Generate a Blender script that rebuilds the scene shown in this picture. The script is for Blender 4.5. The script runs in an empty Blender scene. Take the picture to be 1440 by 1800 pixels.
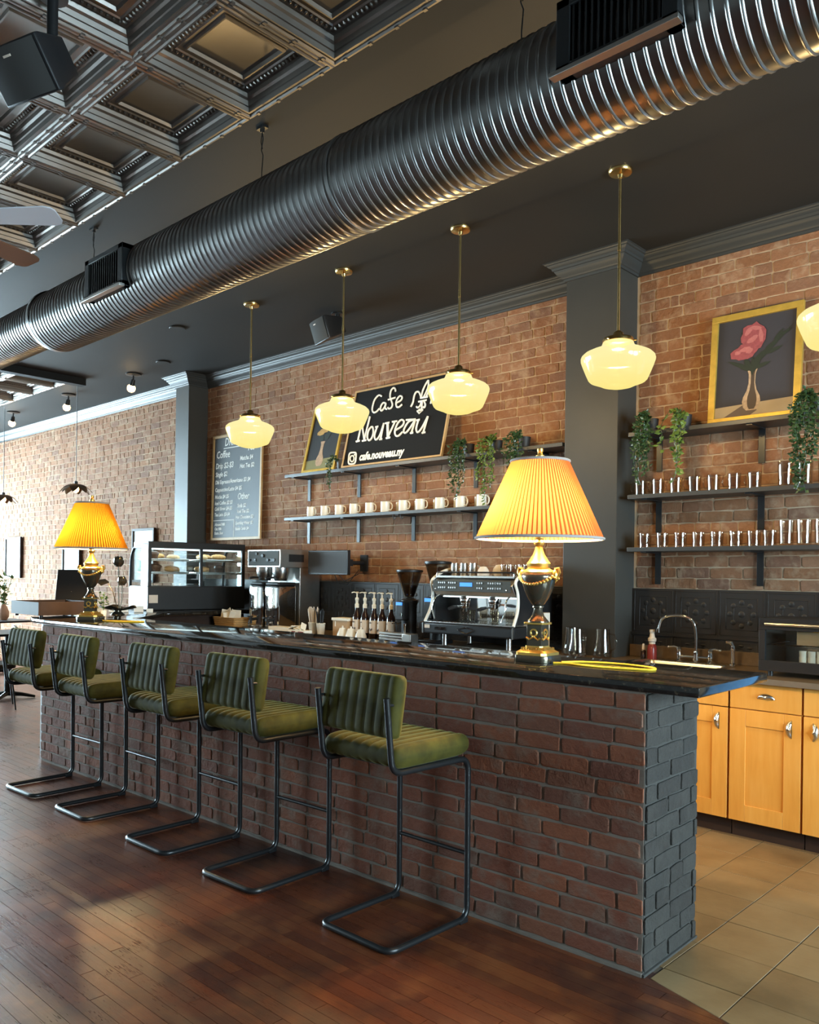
import bpy, bmesh, math, random
from mathutils import Vector, Matrix, noise as mnoise

S = bpy.context.scene
COL = S.collection
rnd = random.Random(11)
PI = math.pi

# ------------------------------------------------------------------ camera
YAW = math.atan(1535.0 / 1450.0)
ROLL = 0.0138
Fv = Vector((-math.cos(YAW), math.sin(YAW), 0))
Rv = Vector((math.sin(YAW), math.cos(YAW), 0))
Uv = Vector((0, 0, 1))
R2 = Rv * math.cos(ROLL) + Uv * math.sin(ROLL)
U2 = Uv * math.cos(ROLL) - Rv * math.sin(ROLL)
cd = bpy.data.cameras.new('camera')
cd.sensor_fit = 'HORIZONTAL'; cd.sensor_width = 36.0; cd.lens = 36.25
cd.shift_x = 0.00107; cd.shift_y = 0.07777
cd.clip_start = 0.05; cd.clip_end = 100
cam = bpy.data.objects.new('camera', cd); COL.objects.link(cam)
Mc = Matrix((R2, U2, -Fv)).transposed().to_4x4()
Mc.translation = (0, 0, 1.45)
cam.matrix_world = Mc
S.camera = cam

# ------------------------------------------------------------------ view, world, daylight
S.view_settings.view_transform = 'Standard'
S.view_settings.look = 'None'
S.view_settings.exposure = 0.0
S.view_settings.gamma = 1.0
S.view_settings.use_curve_mapping = False
cy = S.cycles
cy.use_denoising = True
cy.max_bounces = 7; cy.diffuse_bounces = 4; cy.glossy_bounces = 4
cy.transmission_bounces = 6; cy.transparent_max_bounces = 12
cy.caustics_reflective = False; cy.caustics_refractive = False
cy.sample_clamp_indirect = 6.0
cy.blur_glossy = 0.5

SKY = 85.0
W = bpy.data.worlds.new('world'); S.world = W; W.use_nodes = True
nt = W.node_tree; nt.nodes.clear()
bg = nt.nodes.new('ShaderNodeBackground'); wo = nt.nodes.new('ShaderNodeOutputWorld')
bg.inputs[0].default_value = (0.66, 0.86, 1.0, 1); bg.inputs[1].default_value = SKY
nt.links.new(bg.outputs[0], wo.inputs[0])

# room extents
XF, XN, YB, YF, ZC = -15.6, 3.6, 5.28, -3.4, 3.68

def portal(x, y0, y1, z0, z1, sgn):
    ld = bpy.data.lights.new('window_daylight', 'AREA')
    ld.shape = 'RECTANGLE'; ld.size = abs(y1 - y0); ld.size_y = z1 - z0
    ld.cycles.is_portal = True
    o = bpy.data.objects.new('window_daylight', ld); COL.objects.link(o)
    # local -Z must look along sgn*X
    o.matrix_world = Matrix(((0, 0, -sgn, x), (1, 0, 0, (y0 + y1) / 2), (0, 1, 0, (z0 + z1) / 2), (0, 0, 0, 1)))
    return o
WIN_FAR = [(-3.0, -0.7), (-0.35, 2.1), (2.45, 4.9)]     # storefront openings (y0, y1)
WIN_NEAR = [(0.9, 2.3), (2.7, 4.1)]
for a, b in WIN_FAR: portal(XF - 0.02, a, b, 0.5, 3.2, 1)
for a, b in WIN_NEAR: portal(XN + 0.02, a, b, 0.9, 2.6, -1)
ADDED_DOOR = (-1.0, .50, .12, 2.1)                           # added unseen rear door, placed for the blue reflection on the granite end

# ------------------------------------------------------------------ mesh helpers
class MB:
    def __init__(s): s.v = []; s.f = []
    def add(s, vs, fs, M=None):
        b = len(s.v)
        if M is None: s.v += [tuple(p) for p in vs]
        else: s.v += [tuple(M @ Vector(p)) for p in vs]
        s.f += [tuple(b + i for i in f) for f in fs]
        return s
    def box(s, c, d, M=None):
        x, y, z = c; a, b, e = d[0] / 2, d[1] / 2, d[2] / 2
        vs = [(x + i * a, y + j * b, z + k * e) for k in (-1, 1) for j in (-1, 1) for i in (-1, 1)]
        return s.add(vs, [(0, 2, 3, 1), (4, 5, 7, 6), (0, 1, 5, 4), (2, 6, 7, 3), (0, 4, 6, 2), (1, 3, 7, 5)], M)
    def b2(s, x0, x1, y0, y1, z0, z1, M=None):
        return s.box(((x0 + x1) / 2, (y0 + y1) / 2, (z0 + z1) / 2), (x1 - x0, y1 - y0, z1 - z0), M)
    def lathe(s, prof, n=24, c=(0, 0, 0), M=None, sx=1, sy=1):
        # prof: list of (r, z), closed to the axis where r == 0
        vs = []; fs = []; rows = []
        for r, z in prof:
            if r <= 1e-6: rows.append([len(vs)]); vs.append((c[0], c[1], c[2] + z))
            else:
                rows.append(list(range(len(vs), len(vs) + n)))
                vs += [(c[0] + sx * r * math.cos(2 * PI * i / n), c[1] + sy * r * math.sin(2 * PI * i / n), c[2] + z) for i in range(n)]
        for A, B in zip(rows, rows[1:]):
            for i in range(n):
                j = (i + 1) % n
                if len(A) == 1 and len(B) == 1: continue
                if len(A) == 1: fs.append((A[0], B[j], B[i]))
                elif len(B) == 1: fs.append((A[i], A[j], B[0]))
                else: fs.append((A[i], A[j], B[j], B[i]))
        return s.add(vs, fs, M)
    def cyl(s, p0, p1, r0, r1=None, n=12, caps=True):
        p0 = Vector(p0); p1 = Vector(p1); r1 = r0 if r1 is None else r1
        d = (p1 - p0).normalized(); q = d.to_track_quat('Z', 'Y').to_matrix()
        vs = []
        for p, r in ((p0, r0), (p1, r1)):
            vs += [p + q @ Vector((r * math.cos(2 * PI * i / n), r * math.sin(2 * PI * i / n), 0)) for i in range(n)]
        fs = [(i, (i + 1) % n, n + (i + 1) % n, n + i) for i in range(n)]
        if caps: fs += [tuple(range(n - 1, -1, -1)), tuple(range(n, 2 * n))]
        return s.add(vs, fs)
    def tube(s, pts, r, n=8, closed=False, caps=True, sq=None):
        pts = [Vector(p) for p in pts]; m = len(pts); vs = []; fs = []
        rr = r if isinstance(r, (list, tuple)) else [r] * m
        tg = []
        for i in range(m):
            a = pts[(i - 1) % m] if (closed or i > 0) else pts[i]
            b = pts[(i + 1) % m] if (closed or i < m - 1) else pts[i]
            tg.append((b - a).normalized())
        up = Vector((0, 0, 1)) if abs(tg[0].z) < 0.9 else Vector((1, 0, 0))
        nv = (up - tg[0] * up.dot(tg[0])).normalized()
        for i in range(m):
            nv = (nv - tg[i] * nv.dot(tg[i]))
            nv = nv.normalized() if nv.length > 1e-6 else tg[i].orthogonal().normalized()
            bv = tg[i].cross(nv)
            for k in range(n):
                t = 2 * PI * k / n
                a, b = math.cos(t), math.sin(t)
                if sq: a *= sq[0]; b *= sq[1]
                vs.append(pts[i] + (nv * a + bv * b) * rr[i])
        for i in range(m if closed else m - 1):
            j = (i + 1) % m
            for k in range(n):
                l = (k + 1) % n
                fs.append((i * n + k, i * n + l, j * n + l, j * n + k))
        if caps and not closed:
            fs += [tuple(range(n - 1, -1, -1)), tuple((m - 1) * n + k for k in range(n))]
        return s.add(vs, fs)
    def prism(s, poly, z0, z1, M=None):
        n = len(poly)
        vs = [(x, y, z0) for x, y in poly] + [(x, y, z1) for x, y in poly]
        fs = [tuple(range(n - 1, -1, -1)), tuple(range(n, 2 * n))]
        fs += [(i, (i + 1) % n, n + (i + 1) % n, n + i) for i in range(n)]
        return s.add(vs, fs, M)
    def ball(s, c, r, n=12, m=8, M=None):
        rx, ry, rz = r if isinstance(r, (tuple, list)) else (r, r, r)
        prof = [(math.sin(PI * i / m), -math.cos(PI * i / m)) for i in range(m + 1)]
        prof[0] = (0, -1); prof[-1] = (0, 1)
        T = Matrix.Translation(c) @ Matrix.Diagonal((rx, ry, rz, 1))
        return s.lathe(prof, n, M=(M @ T) if M else T)
    def mesh(s, name, bev=0, seg=2, ang=40):
        me = bpy.data.meshes.new(name)
        me.from_pydata(s.v, [], s.f); 
        bm = bmesh.new(); bm.from_mesh(me)
        bmesh.ops.recalc_face_normals(bm, faces=bm.faces)
        if bev:
            es = [e for e in bm.edges if len(e.link_faces) == 2 and e.calc_face_angle(0) > 0.5]
            bmesh.ops.bevel(bm, geom=es, offset=bev, segments=seg, profile=0.5, affect='EDGES', clamp_overlap=True)
        bm.to_mesh(me); bm.free()
        if bev and ang == 40: ang = 20
        me.shade_smooth(); me.set_sharp_from_angle(angle=math.radians(ang))
        return me
    def build(s, name, mat, parent=None, loc=(0, 0, 0), rz=0, bev=0, seg=2, ang=40):
        me = s.mesh(name, bev, seg, ang)
        return link(name, me, mat, parent, loc, rz)

def link(name, me, mat, parent=None, loc=(0, 0, 0), rz=0):
    if mat is not None and not me.materials: me.materials.append(mat)
    o = bpy.data.objects.new(name, me); COL.objects.link(o)
    o.location = loc; o.rotation_euler = (0, 0, rz)
    if parent is not None: o.parent = parent
    return o

def empty(name, label, cat, loc=(0, 0, 0), rz=0, group=None):
    o = bpy.data.objects.new(name, None); COL.objects.link(o); o.empty_display_size = 0.1
    o.location = loc; o.rotation_euler = (0, 0, rz)
    return tag(o, label, cat, group)
def tag(o, label, cat, group=None):
    o['label'] = label; o['category'] = cat
    if group: o['group'] = group
    return o
def struct(o, label=None, cat=None):
    o['kind'] = 'structure'
    if label: o['label'] = label
    if cat: o['category'] = cat
    return o
def dup(root, loc, rz=None, label=None):
    c = root.copy(); COL.objects.link(c); c.location = loc
    if rz is not None: c.rotation_euler = (0, 0, rz)
    if label: c['label'] = label
    for ch in list(root.children):
        d = ch.copy(); COL.objects.link(d); d.parent = c
        for g in list(ch.children):
            e = g.copy(); COL.objects.link(e); e.parent = d
    return c
def arc(c, r, a0, a1, n, ax='xz'):
    out = []
    for i in range(n + 1):
        t = a0 + (a1 - a0) * i / n
        u, v = r * math.cos(t), r * math.sin(t)
        out.append({'xz': (c[0] + u, c[1], c[2] + v), 'yz': (c[0], c[1] + u, c[2] + v), 'xy': (c[0] + u, c[1] + v, c[2])}[ax])
    return out
def fillet(pts, r, n=5):
    # polyline with rounded corners
    pts = [Vector(p) for p in pts]; out = [pts[0]]
    for a, b, c in zip(pts, pts[1:], pts[2:]):
        u = (a - b); v = (c - b); k = min(r, u.length * .49, v.length * .49)
        p, q = b + u.normalized() * k, b + v.normalized() * k
        for i in range(n + 1):
            t = i / n
            out.append(p * (1 - t) ** 2 + b * 2 * t * (1 - t) + q * t * t)
    out.append(pts[-1]); return out

# ------------------------------------------------------------------ materials
class NT:
    def __init__(s, name):
        s.m = bpy.data.materials.new(name); s.m.use_nodes = True
        s.t = s.m.node_tree; s.t.nodes.clear()
        s.o = s.n('OutputMaterial')
    def n(s, kind, **kw):
        nd = s.t.nodes.new('ShaderNode' + kind)
        for k, v in kw.items(): setattr(nd, k, v)
        return nd
    def l(s, a, b): s.t.links.new(a, b)
    def set(s, nd, **kw):
        for k, v in kw.items():
            i = nd.inputs[k.replace('_', ' ')]
            if hasattr(v, 'is_linked') or isinstance(v, bpy.types.NodeSocket): s.l(v, i)
            else: i.default_value = (*v, 1) if isinstance(v, (tuple, list)) and len(v) == 3 and i.type == 'RGBA' else v
        return nd
    def math(s, op, a, b=None):
        nd = s.n('Math', operation=op)
        for i, x in enumerate((a, b)):
            if x is None: continue
            if isinstance(x, bpy.types.NodeSocket): s.l(x, nd.inputs[i])
            else: nd.inputs[i].default_value = x
        return nd.outputs[0]
    def pos(s, scale=(1, 1, 1), obj=False):
        src = s.n('TexCoord').outputs['Object'] if obj else s.n('NewGeometry').outputs['Position']
        mp = s.n('Mapping'); mp.inputs['Scale'].default_value = scale; s.l(src, mp.inputs[0])
        return mp.outputs[0]
    def noise(s, vec, scale, detail=3, rough=.55):
        nd = s.n('TexNoise'); s.l(vec, nd.inputs['Vector'])
        nd.inputs['Scale'].default_value = scale; nd.inputs['Detail'].default_value = detail; nd.inputs['Roughness'].default_value = rough
        return nd.outputs[0]
    def ramp(s, fac, stops):
        nd = s.n('ValToRGB'); s.l(fac, nd.inputs[0]); e = nd.color_ramp.elements
        while len(e) < len(stops): e.new(.5)
        for k, (p, c) in zip(e, stops): k.position = p; k.color = (*c, 1) if len(c) == 3 else c
        return nd.outputs[0]
    def mix(s, fac, a, b, mode='MIX'):
        nd = s.n('Mix', data_type='RGBA', blend_type=mode)
        for i, x in ((0, fac), (6, a), (7, b)):
            if isinstance(x, bpy.types.NodeSocket): s.l(x, nd.inputs[i])
            else: nd.inputs[i].default_value = (*x, 1) if isinstance(x, (tuple, list)) else x
        return nd.outputs[2]
    def bump(s, h, strength=.3, dist=.01):
        nd = s.n('Bump'); nd.inputs['Strength'].default_value = strength; nd.inputs['Distance'].default_value = dist
        s.l(h, nd.inputs['Height']); return nd.outputs[0]
    def rand(s):
        # a random number per object and per mesh island
        a = s.n('ObjectInfo').outputs['Random']; b = s.n('NewGeometry').outputs['Random Per Island']
        return s.math('FRACT', s.math('ADD', a, b))
    def bsdf(s, **kw):
        p = s.n('BsdfPrincipled'); s.l(p.outputs[0], s.o.inputs[0]); s.set(p, **kw); return p

def pbr(name, col, rough=.5, metal=0.0, vary=0, vscale=8, bump=0, bscale=60, emit=None, estr=0, **kw):
    t = NT(name); p = t.bsdf(Roughness=rough, Metallic=metal)
    if vary:
        f = t.noise(t.pos(), vscale)
        c = t.mix(f, tuple(max(0, x * (1 - vary)) for x in col), tuple(min(1, x * (1 + vary)) for x in col))
        t.l(c, p.inputs['Base Color'])
    else: p.inputs['Base Color'].default_value = (*col, 1)
    if bump: t.l(t.bump(t.noise(t.pos(), bscale), bump, .004), p.inputs['Normal'])
    if emit: p.inputs['Emission Color'].default_value = (*emit, 1); p.inputs['Emission Strength'].default_value = estr
    t.set(p, **kw); return t.m

def m_brick(name, cols, mort, smear=.35, bump=.5, paint=None, dark=1.0):
    t = NT(name); r = t.rand(); P = t.pos()
    n1 = t.noise(P, 3.0, 4); n2 = t.noise(P, 38, 5, .65); n3 = t.noise(P, 11, 4, .6)
    st = [(i / max(1, len(cols) - 1), tuple(x * dark for x in c)) for i, c in enumerate(cols)]
    c = t.ramp(r, st)
    c = t.mix(t.math('MULTIPLY', n2, .55), c, tuple(.35 * x * dark for x in cols[0]))
    f = t.math('MULTIPLY', t.ramp(t.math('ADD', t.math('MULTIPLY', n3, .75), t.math('MULTIPLY', n1, .35)), [(.55, (0, 0, 0)), (.72, (1, 1, 1))]), smear)
    c = t.mix(f, c, mort)
    if paint: c = t.mix(t.ramp(n2, [(.25, (.75, .75, .75)), (.6, (1, 1, 1))]), c, paint)
    p = t.bsdf(Roughness=.85); t.l(c, p.inputs['Base Color'])
    p.inputs['Specular IOR Level'].default_value = .25
    t.l(t.bump(t.math('ADD', n2, t.math('MULTIPLY', n3, 1.6)), bump, .012), p.inputs['Normal'])
    return t.m

def m_floor():
    t = NT('wood_floor'); r = t.rand(); P = t.pos()
    g = t.noise(t.pos((1.3, 28, 10)), 3.2, 6, .65); g2 = t.noise(t.pos((4, 90, 10)), 4, 4)
    wear = t.noise(P, 1.25, 5, .62); wear2 = t.noise(P, 4.2, 5, .6)
    c = t.ramp(r, [(0, (.110, .024, .008)), (.35, (.185, .041, .011)), (.6, (.135, .032, .011)), (.85, (.25, .060, .014)), (1, (.16, .038, .012))])
    c = t.mix(t.math('MULTIPLY', g, .7), c, (.028, .012, .009))
    lift = t.ramp(wear2, [(.5, (0, 0, 0)), (.72, (1, 1, 1))])
    c = t.mix(t.math('MULTIPLY', lift, .45), c, (.33, .115, .034))
    dk = t.ramp(wear, [(.49, (0, 0, 0)), (.64, (1, 1, 1))])
    c = t.mix(t.math('MULTIPLY', dk, .82), c, (.018, .011, .010))
    p = t.bsdf(); t.l(c, p.inputs['Base Color'])
    ro = t.math('ADD', .17, t.math('MULTIPLY', t.math('ADD', g2, wear2), .13)); t.l(ro, p.inputs['Roughness'])
    p.inputs['Specular IOR Level'].default_value = .75
    t.l(t.bump(t.math('ADD', t.math('MULTIPLY', g, .6), t.math('MULTIPLY', wear2, 1.2)), .4, .005), p.inputs['Normal'])
    return t.m

def m_tile():
    t = NT('floor_tile'); r = t.rand(); P = t.pos()
    n = t.noise(P, 3.2, 6, .62); n2 = t.noise(t.pos((2, 9, 1)), 5, 5)
    c = t.ramp(t.math('ADD', t.math('MULTIPLY', n, .8), t.math('MULTIPLY', r, .2)), [(.3, (.15, .090, .038)), (.5, (.25, .155, .068)), (.72, (.33, .22, .105))])
    c = t.mix(t.math('MULTIPLY', n2, .35), c, (.17, .11, .055))
    p = t.bsdf(Roughness=.42); t.l(c, p.inputs['Base Color'])
    t.l(t.bump(n2, .12, .004), p.inputs['Normal'])
    return t.m

def m_granite():
    t = NT('black_granite'); P = t.pos()
    v = t.n('TexVoronoi'); t.l(P, v.inputs['Vector']); v.inputs['Scale'].default_value = 150
    n = t.noise(P, 45, 4, .7)
    c = t.ramp(n, [(.42, (.006, .006, .006)), (.60, (.016, .014, .012)), (.72, (.07, .055, .035))])
    c = t.mix(t.ramp(v.outputs['Distance'], [(.0, (1, 1, 1)), (.10, (0, 0, 0))]), c, (.11, .085, .05))
    p = t.bsdf(Roughness=.07); t.l(c, p.inputs['Base Color']); p.inputs['Specular IOR Level'].default_value = .6
    return t.m

def m_maple():
    t = NT('maple_wood'); r = t.rand()
    P = t.pos((14, 14, 1.6)); n = t.noise(P, 2.5, 5); n2 = t.noise(t.pos(), 2.1, 3)
    c = t.ramp(t.math('ADD', t.math('MULTIPLY', n, .55), t.math('MULTIPLY', n2, .45)), [(.3, (.62, .27, .045)), (.5, (.72, .34, .065)), (.7, (.78, .40, .095))])
    c = t.mix(t.math('MULTIPLY', r, .35), c, (.60, .24, .035))
    p = t.bsdf(Roughness=.38); t.l(c, p.inputs['Base Color']); return t.m

def m_velvet():
    t = NT('green_velvet'); P = t.pos()
    n = t.noise(P, 16, 4)
    c = t.ramp(n, [(.35, (.036, .032, .006)), (.7, (.066, .056, .009))])
    p = t.bsdf(Roughness=.75); t.l(c, p.inputs['Base Color'])
    p.inputs['Sheen Weight'].default_value = .25; p.inputs['Sheen Roughness'].default_value = .35
    p.inputs['Sheen Tint'].default_value = (.60, .60, .25, 1); p.inputs['Specular IOR Level'].default_value = .15
    return t.m

def m_thin(name, tint=(.93, .96, .95), gl=.05, rough=.02):
    # thin clear glass: mostly see-through, reflecting more at grazing angles
    t = NT(name)
    a = t.n('BsdfTransparent'); a.inputs[0].default_value = (*tint, 1)
    g = t.n('BsdfGlossy'); g.inputs[0].default_value = (1, 1, 1, 1); g.inputs['Roughness'].default_value = rough
    lw = t.n('LayerWeight'); lw.inputs[0].default_value = .35
    f = t.math('MULTIPLY_ADD', lw.outputs['Facing'], .28); f.node.inputs[2].default_value = gl
    mx = t.n('MixShader'); t.l(f, mx.inputs[0]); t.l(a.outputs[0], mx.inputs[1]); t.l(g.outputs[0], mx.inputs[2])
    t.l(mx.outputs[0], t.o.inputs[0]); return t.m

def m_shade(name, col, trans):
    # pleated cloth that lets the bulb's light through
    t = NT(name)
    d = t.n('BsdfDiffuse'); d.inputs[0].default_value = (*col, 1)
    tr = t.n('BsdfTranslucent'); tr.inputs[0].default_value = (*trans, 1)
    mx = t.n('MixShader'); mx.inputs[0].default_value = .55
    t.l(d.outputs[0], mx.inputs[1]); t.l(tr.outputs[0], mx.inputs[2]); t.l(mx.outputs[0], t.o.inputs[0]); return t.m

def m_emit(name, col, strength):
    t = NT(name); e = t.n('Emission'); e.inputs[0].default_value = (*col, 1); e.inputs[1].default_value = strength
    t.l(e.outputs[0], t.o.inputs[0]); return t.m

def m_globe():
    # lit opal glass: glows softly, and part of the bulb's light passes straight through
    t = NT('opal_globe')
    z = t.n('SeparateXYZ'); t.l(t.n('TexCoord').outputs['Object'], z.inputs[0])
    c = t.ramp(t.math('MULTIPLY_ADD', z.outputs[2], 4.0), [(0, (1.0, .80, .24)), (.35, (1.0, .86, .33)), (1, (1.0, .90, .46))])
    t.t.nodes[c.node.name].inputs[0].links[0].from_node.inputs[2].default_value = 1.0
    e = t.n('Emission'); t.l(c, e.inputs[0]); e.inputs[1].default_value = GLOBE
    g = t.n('BsdfGlossy'); g.inputs['Roughness'].default_value = .12
    m1 = t.n('MixShader'); m1.inputs[0].default_value = .05; t.l(e.outputs[0], m1.inputs[1]); t.l(g.outputs[0], m1.inputs[2])
    tr = t.n('BsdfTransparent'); m2 = t.n('MixShader'); m2.inputs[0].default_value = .25
    t.l(m1.outputs[0], m2.inputs[1]); t.l(tr.outputs[0], m2.inputs[2]); t.l(m2.outputs[0], t.o.inputs[0])
    return t.m

def m_bulb():
    # frosted glass bulb: glowing skin that lets most of the filament's light pass
    t = NT('frosted_bulb'); e = t.n('Emission'); e.inputs[0].default_value = (1, .72, .36, 1); e.inputs[1].default_value = 6
    tr = t.n('BsdfTransparent'); mx = t.n('MixShader'); mx.inputs[0].default_value = .7
    t.l(e.outputs[0], mx.inputs[1]); t.l(tr.outputs[0], mx.inputs[2]); t.l(mx.outputs[0], t.o.inputs[0]); return t.m

def m_leaf(name, c0, c1):
    t = NT(name); r = t.rand()
    p = t.bsdf(Roughness=.38); t.l(t.ramp(r, [(0, c0), (1, c1)]), p.inputs['Base Color']); return t.m

GLOBE = 1.12
PEND_W = 115.0
BR = [(.27, .122, .058), (.32, .150, .075), (.245, .120, .070), (.36, .185, .105), (.29, .130, .062), (.22, .115, .075), (.335, .158, .075)]
M = dict(
    brick=m_brick('wall_brick', BR, (.44, .31, .20), .55, .55),
    barbrick=m_brick('bar_brick', [(.20, .066, .038), (.26, .088, .047), (.175, .070, .046), (.29, .098, .047), (.21, .088, .052), (.16, .070, .05)], (.20, .155, .118), .55, .6),
    barend=m_brick('bar_end_brick', [(.042, .039, .035), (.053, .049, .043), (.038, .034, .030)], (.062, .057, .05), .4, .9),  # end bricks greyer and darker than the front bricks
    mortar=pbr('wall_mortar', (.40, .285, .185), .95, vary=.35, vscale=9, bump=.5, bscale=90),
    barmortar=pbr('bar_mortar', (.185, .15, .12), .95, vary=.3, vscale=12, bump=.6, bscale=70),
    floor=m_floor(), tile=m_tile(), granite=m_granite(), maple=m_maple(), velvet=m_velvet(),
    subfloor=pbr('floor_gap', (.012, .008, .007), .9),
    endmortar=pbr('end_mortar', (.046, .043, .038), .95, vary=.3, vscale=12, bump=.8, bscale=60),
    grout=pbr('tile_grout', (.10, .075, .05), .9),
    ceil=pbr('ceiling_paint', (.019, .018, .0165), .62, vary=.12, vscale=2, Specular_IOR_Level=.22),
    shadeblack=pbr('shaded_edge_black', (.010, .010, .010), .7, Specular_IOR_Level=.15),
    black=pbr('black_paint', (.035, .036, .036), .42, vary=.1, vscale=3),
    crown=pbr('moulding_paint', (.034, .036, .036), .42, Specular_IOR_Level=.28),
    column=pbr('column_paint', (.040, .038, .034), .5, vary=.15, vscale=4, Specular_IOR_Level=.3),
    tin=pbr('dark_tin', (.20, .18, .162), .36, .9, vary=.25, vscale=3, bump=.05, bscale=30),
    duct=pbr('duct_steel', (.18, .178, .174), .30, .92, vary=.12, vscale=5),
    steel=pbr('stainless_steel', (.62, .61, .59), .24, 1.0),
    brushed=pbr('brushed_steel', (.42, .40, .37), .38, 1.0, vary=.1, vscale=20),
    chrome=pbr('chrome', (.85, .85, .85), .06, 1.0),
    brass=pbr('brass', (.72, .50, .20), .22, 1.0),
    gold=pbr('gilt', (.75, .50, .13), .33, .9, vary=.2, vscale=30),
    goldleaf=pbr('gilt_wood', (.62, .40, .075), .42, .55, vary=.35, vscale=14),
    bronze=pbr('dark_bronze', (.10, .085, .06), .18, .7, vary=.2, vscale=12),
    bmetal=pbr('black_metal', (.016, .017, .018), .32, .3),
    bplast=pbr('black_plastic', (.012, .012, .013), .42, Specular_IOR_Level=.3),
    grille=pbr('grille_cloth', (.05, .05, .048), .85, Specular_IOR_Level=.15),
    dark=pbr('dark_grey', (.055, .06, .056), .6, Specular_IOR_Level=.2),
    wallbits=pbr('painted_plaster', (.30, .29, .27), .8, vary=.1, vscale=1),
    white=pbr('white_ceramic', (.78, .74, .66), .22),
    paper=pbr('white_paper', (.80, .74, .62), .8),
    kraft=pbr('kraft_card', (.46, .29, .15), .85, vary=.1, vscale=20),
    wicker=pbr('wicker', (.42, .24, .085), .7, vary=.4, vscale=90, bump=.9, bscale=140),
    glass=m_thin('clear_glass', (.84, .80, .74), .03, .05), pane=m_thin('pane_glass', (.95, .975, .97), .06),
    tint=m_thin('added_door_tint', (.075, .115, .15), .04),  # pane of the added rear door, tint sets its blue light
    smoke=m_thin('smoked_glass', (.62, .60, .56), .06),
    globe=m_globe(),
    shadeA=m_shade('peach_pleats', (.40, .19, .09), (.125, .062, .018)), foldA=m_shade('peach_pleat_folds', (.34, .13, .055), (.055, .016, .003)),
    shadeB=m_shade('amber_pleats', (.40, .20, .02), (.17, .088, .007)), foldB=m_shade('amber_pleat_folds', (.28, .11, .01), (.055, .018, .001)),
    trimgrey=pbr('grey_trim', (.33, .30, .28), .8),
    inner=pbr('white_lining', (.85, .82, .75), .8),
    leafA=m_leaf('leaf_dark', (.010, .030, .012), (.035, .075, .028)),
    leafB=m_leaf('leaf_fresh', (.040, .085, .018), (.13, .20, .045)),
    soil=pbr('pot_black', (.012, .010, .010), .6),
    chalk=pbr('chalkboard', (.018, .019, .021), .55, vary=.3, vscale=5),
    signblack=pbr('sign_black', (.010, .010, .0105), .8, Specular_IOR_Level=.12),
    chalkw=pbr('chalk_white', (.82, .82, .78), .85),
    oakframe=pbr('pale_oak', (.45, .29, .13), .55, vary=.2, vscale=18),
    walnut=pbr('walnut', (.04, .024, .018), .6, vary=.3, vscale=10, Specular_IOR_Level=.2),
    laminate=pbr('counter_laminate', (.13, .088, .05), .35, vary=.35, vscale=40),
    bluescr=pbr('blue_screen', (.02, .05, .3), .3, emit=(.05, .28, 1.0), estr=1.6),
    screen=pbr('screen_off', (.035, .035, .036), .55, Specular_IOR_Level=.2),
    petal=pbr('petal_metal', (.16, .10, .06), .35, .8),
    bulb=m_emit('warm_bulb', (1.0, .62, .22), 22), lampbulb=m_bulb(),
    case=m_emit('case_strip', (.75, .95, 1.0), 4),
    bread=pbr('pastry', (.55, .30, .10), .6, vary=.45, vscale=40),
    bread2=pbr('pale_pastry', (.68, .47, .24), .65, vary=.3, vscale=40),
    choc=pbr('dark_pastry', (.07, .035, .02), .5, vary=.4, vscale=40),
    yellow=pbr('yellow_cord', (.75, .50, .03), .45),
    amber=pbr('dark_bottle', (.022, .010, .008), .12),
    label=pbr('bottle_label', (.70, .60, .50), .7),
    red=pbr('red_soap', (.22, .03, .025), .25),
    fanw=pbr('fan_pale', (.62, .62, .66), .4), fanb=pbr('fan_brown', (.22, .105, .06), .4),
    splash=pbr('black_tin_tile', (.016, .015, .015), .5, .1),
    pink=pbr('rose_petal', (.24, .05, .058), .7, vary=.4, vscale=60), pinkl=pbr('rose_light', (.36, .11, .11), .7, vary=.25, vscale=60),
    canvas=pbr('dusk_canvas', (.026, .024, .032), .75, vary=.15, vscale=6), canvasb=pbr('black_canvas', (.008, .008, .009), .7),
    tabletop=pbr('painted_tabletop', (.34, .26, .16), .75, vary=.15, vscale=10), greentop=pbr('olive_paint', (.17, .17, .07), .75, vary=.2, vscale=10),
    vasep=pbr('painted_vase', (.36, .25, .16), .6, vary=.6, vscale=50), leafp=pbr('painted_leaf', (.010, .016, .008), .7), yellowp=pbr('painted_yellow', (.40, .25, .07), .7, vary=.4, vscale=50),
    shadowp=pbr('painted_shadow', (.11, .075, .055), .75), darkp=pbr('painted_dark', (.05, .03, .02), .6),
    picw=pbr('pale_print', (.78, .80, .79), .7), picg=pbr('print_green', (.42, .55, .42), .8, vary=.3, vscale=14),
)
# ------------------------------------------------------------------ the setting
def in_view(p, m=30):
    v = Vector(p) - Vector((0, 0, 1.45)); D = v.dot(Fv)
    if D < .3: return False
    x = 720 + 1450 * v.dot(Rv) / D; y = 1012 - 1450 * v.z / D
    return -m < x < 1440 + m and -m < y < 1800 + m

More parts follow.
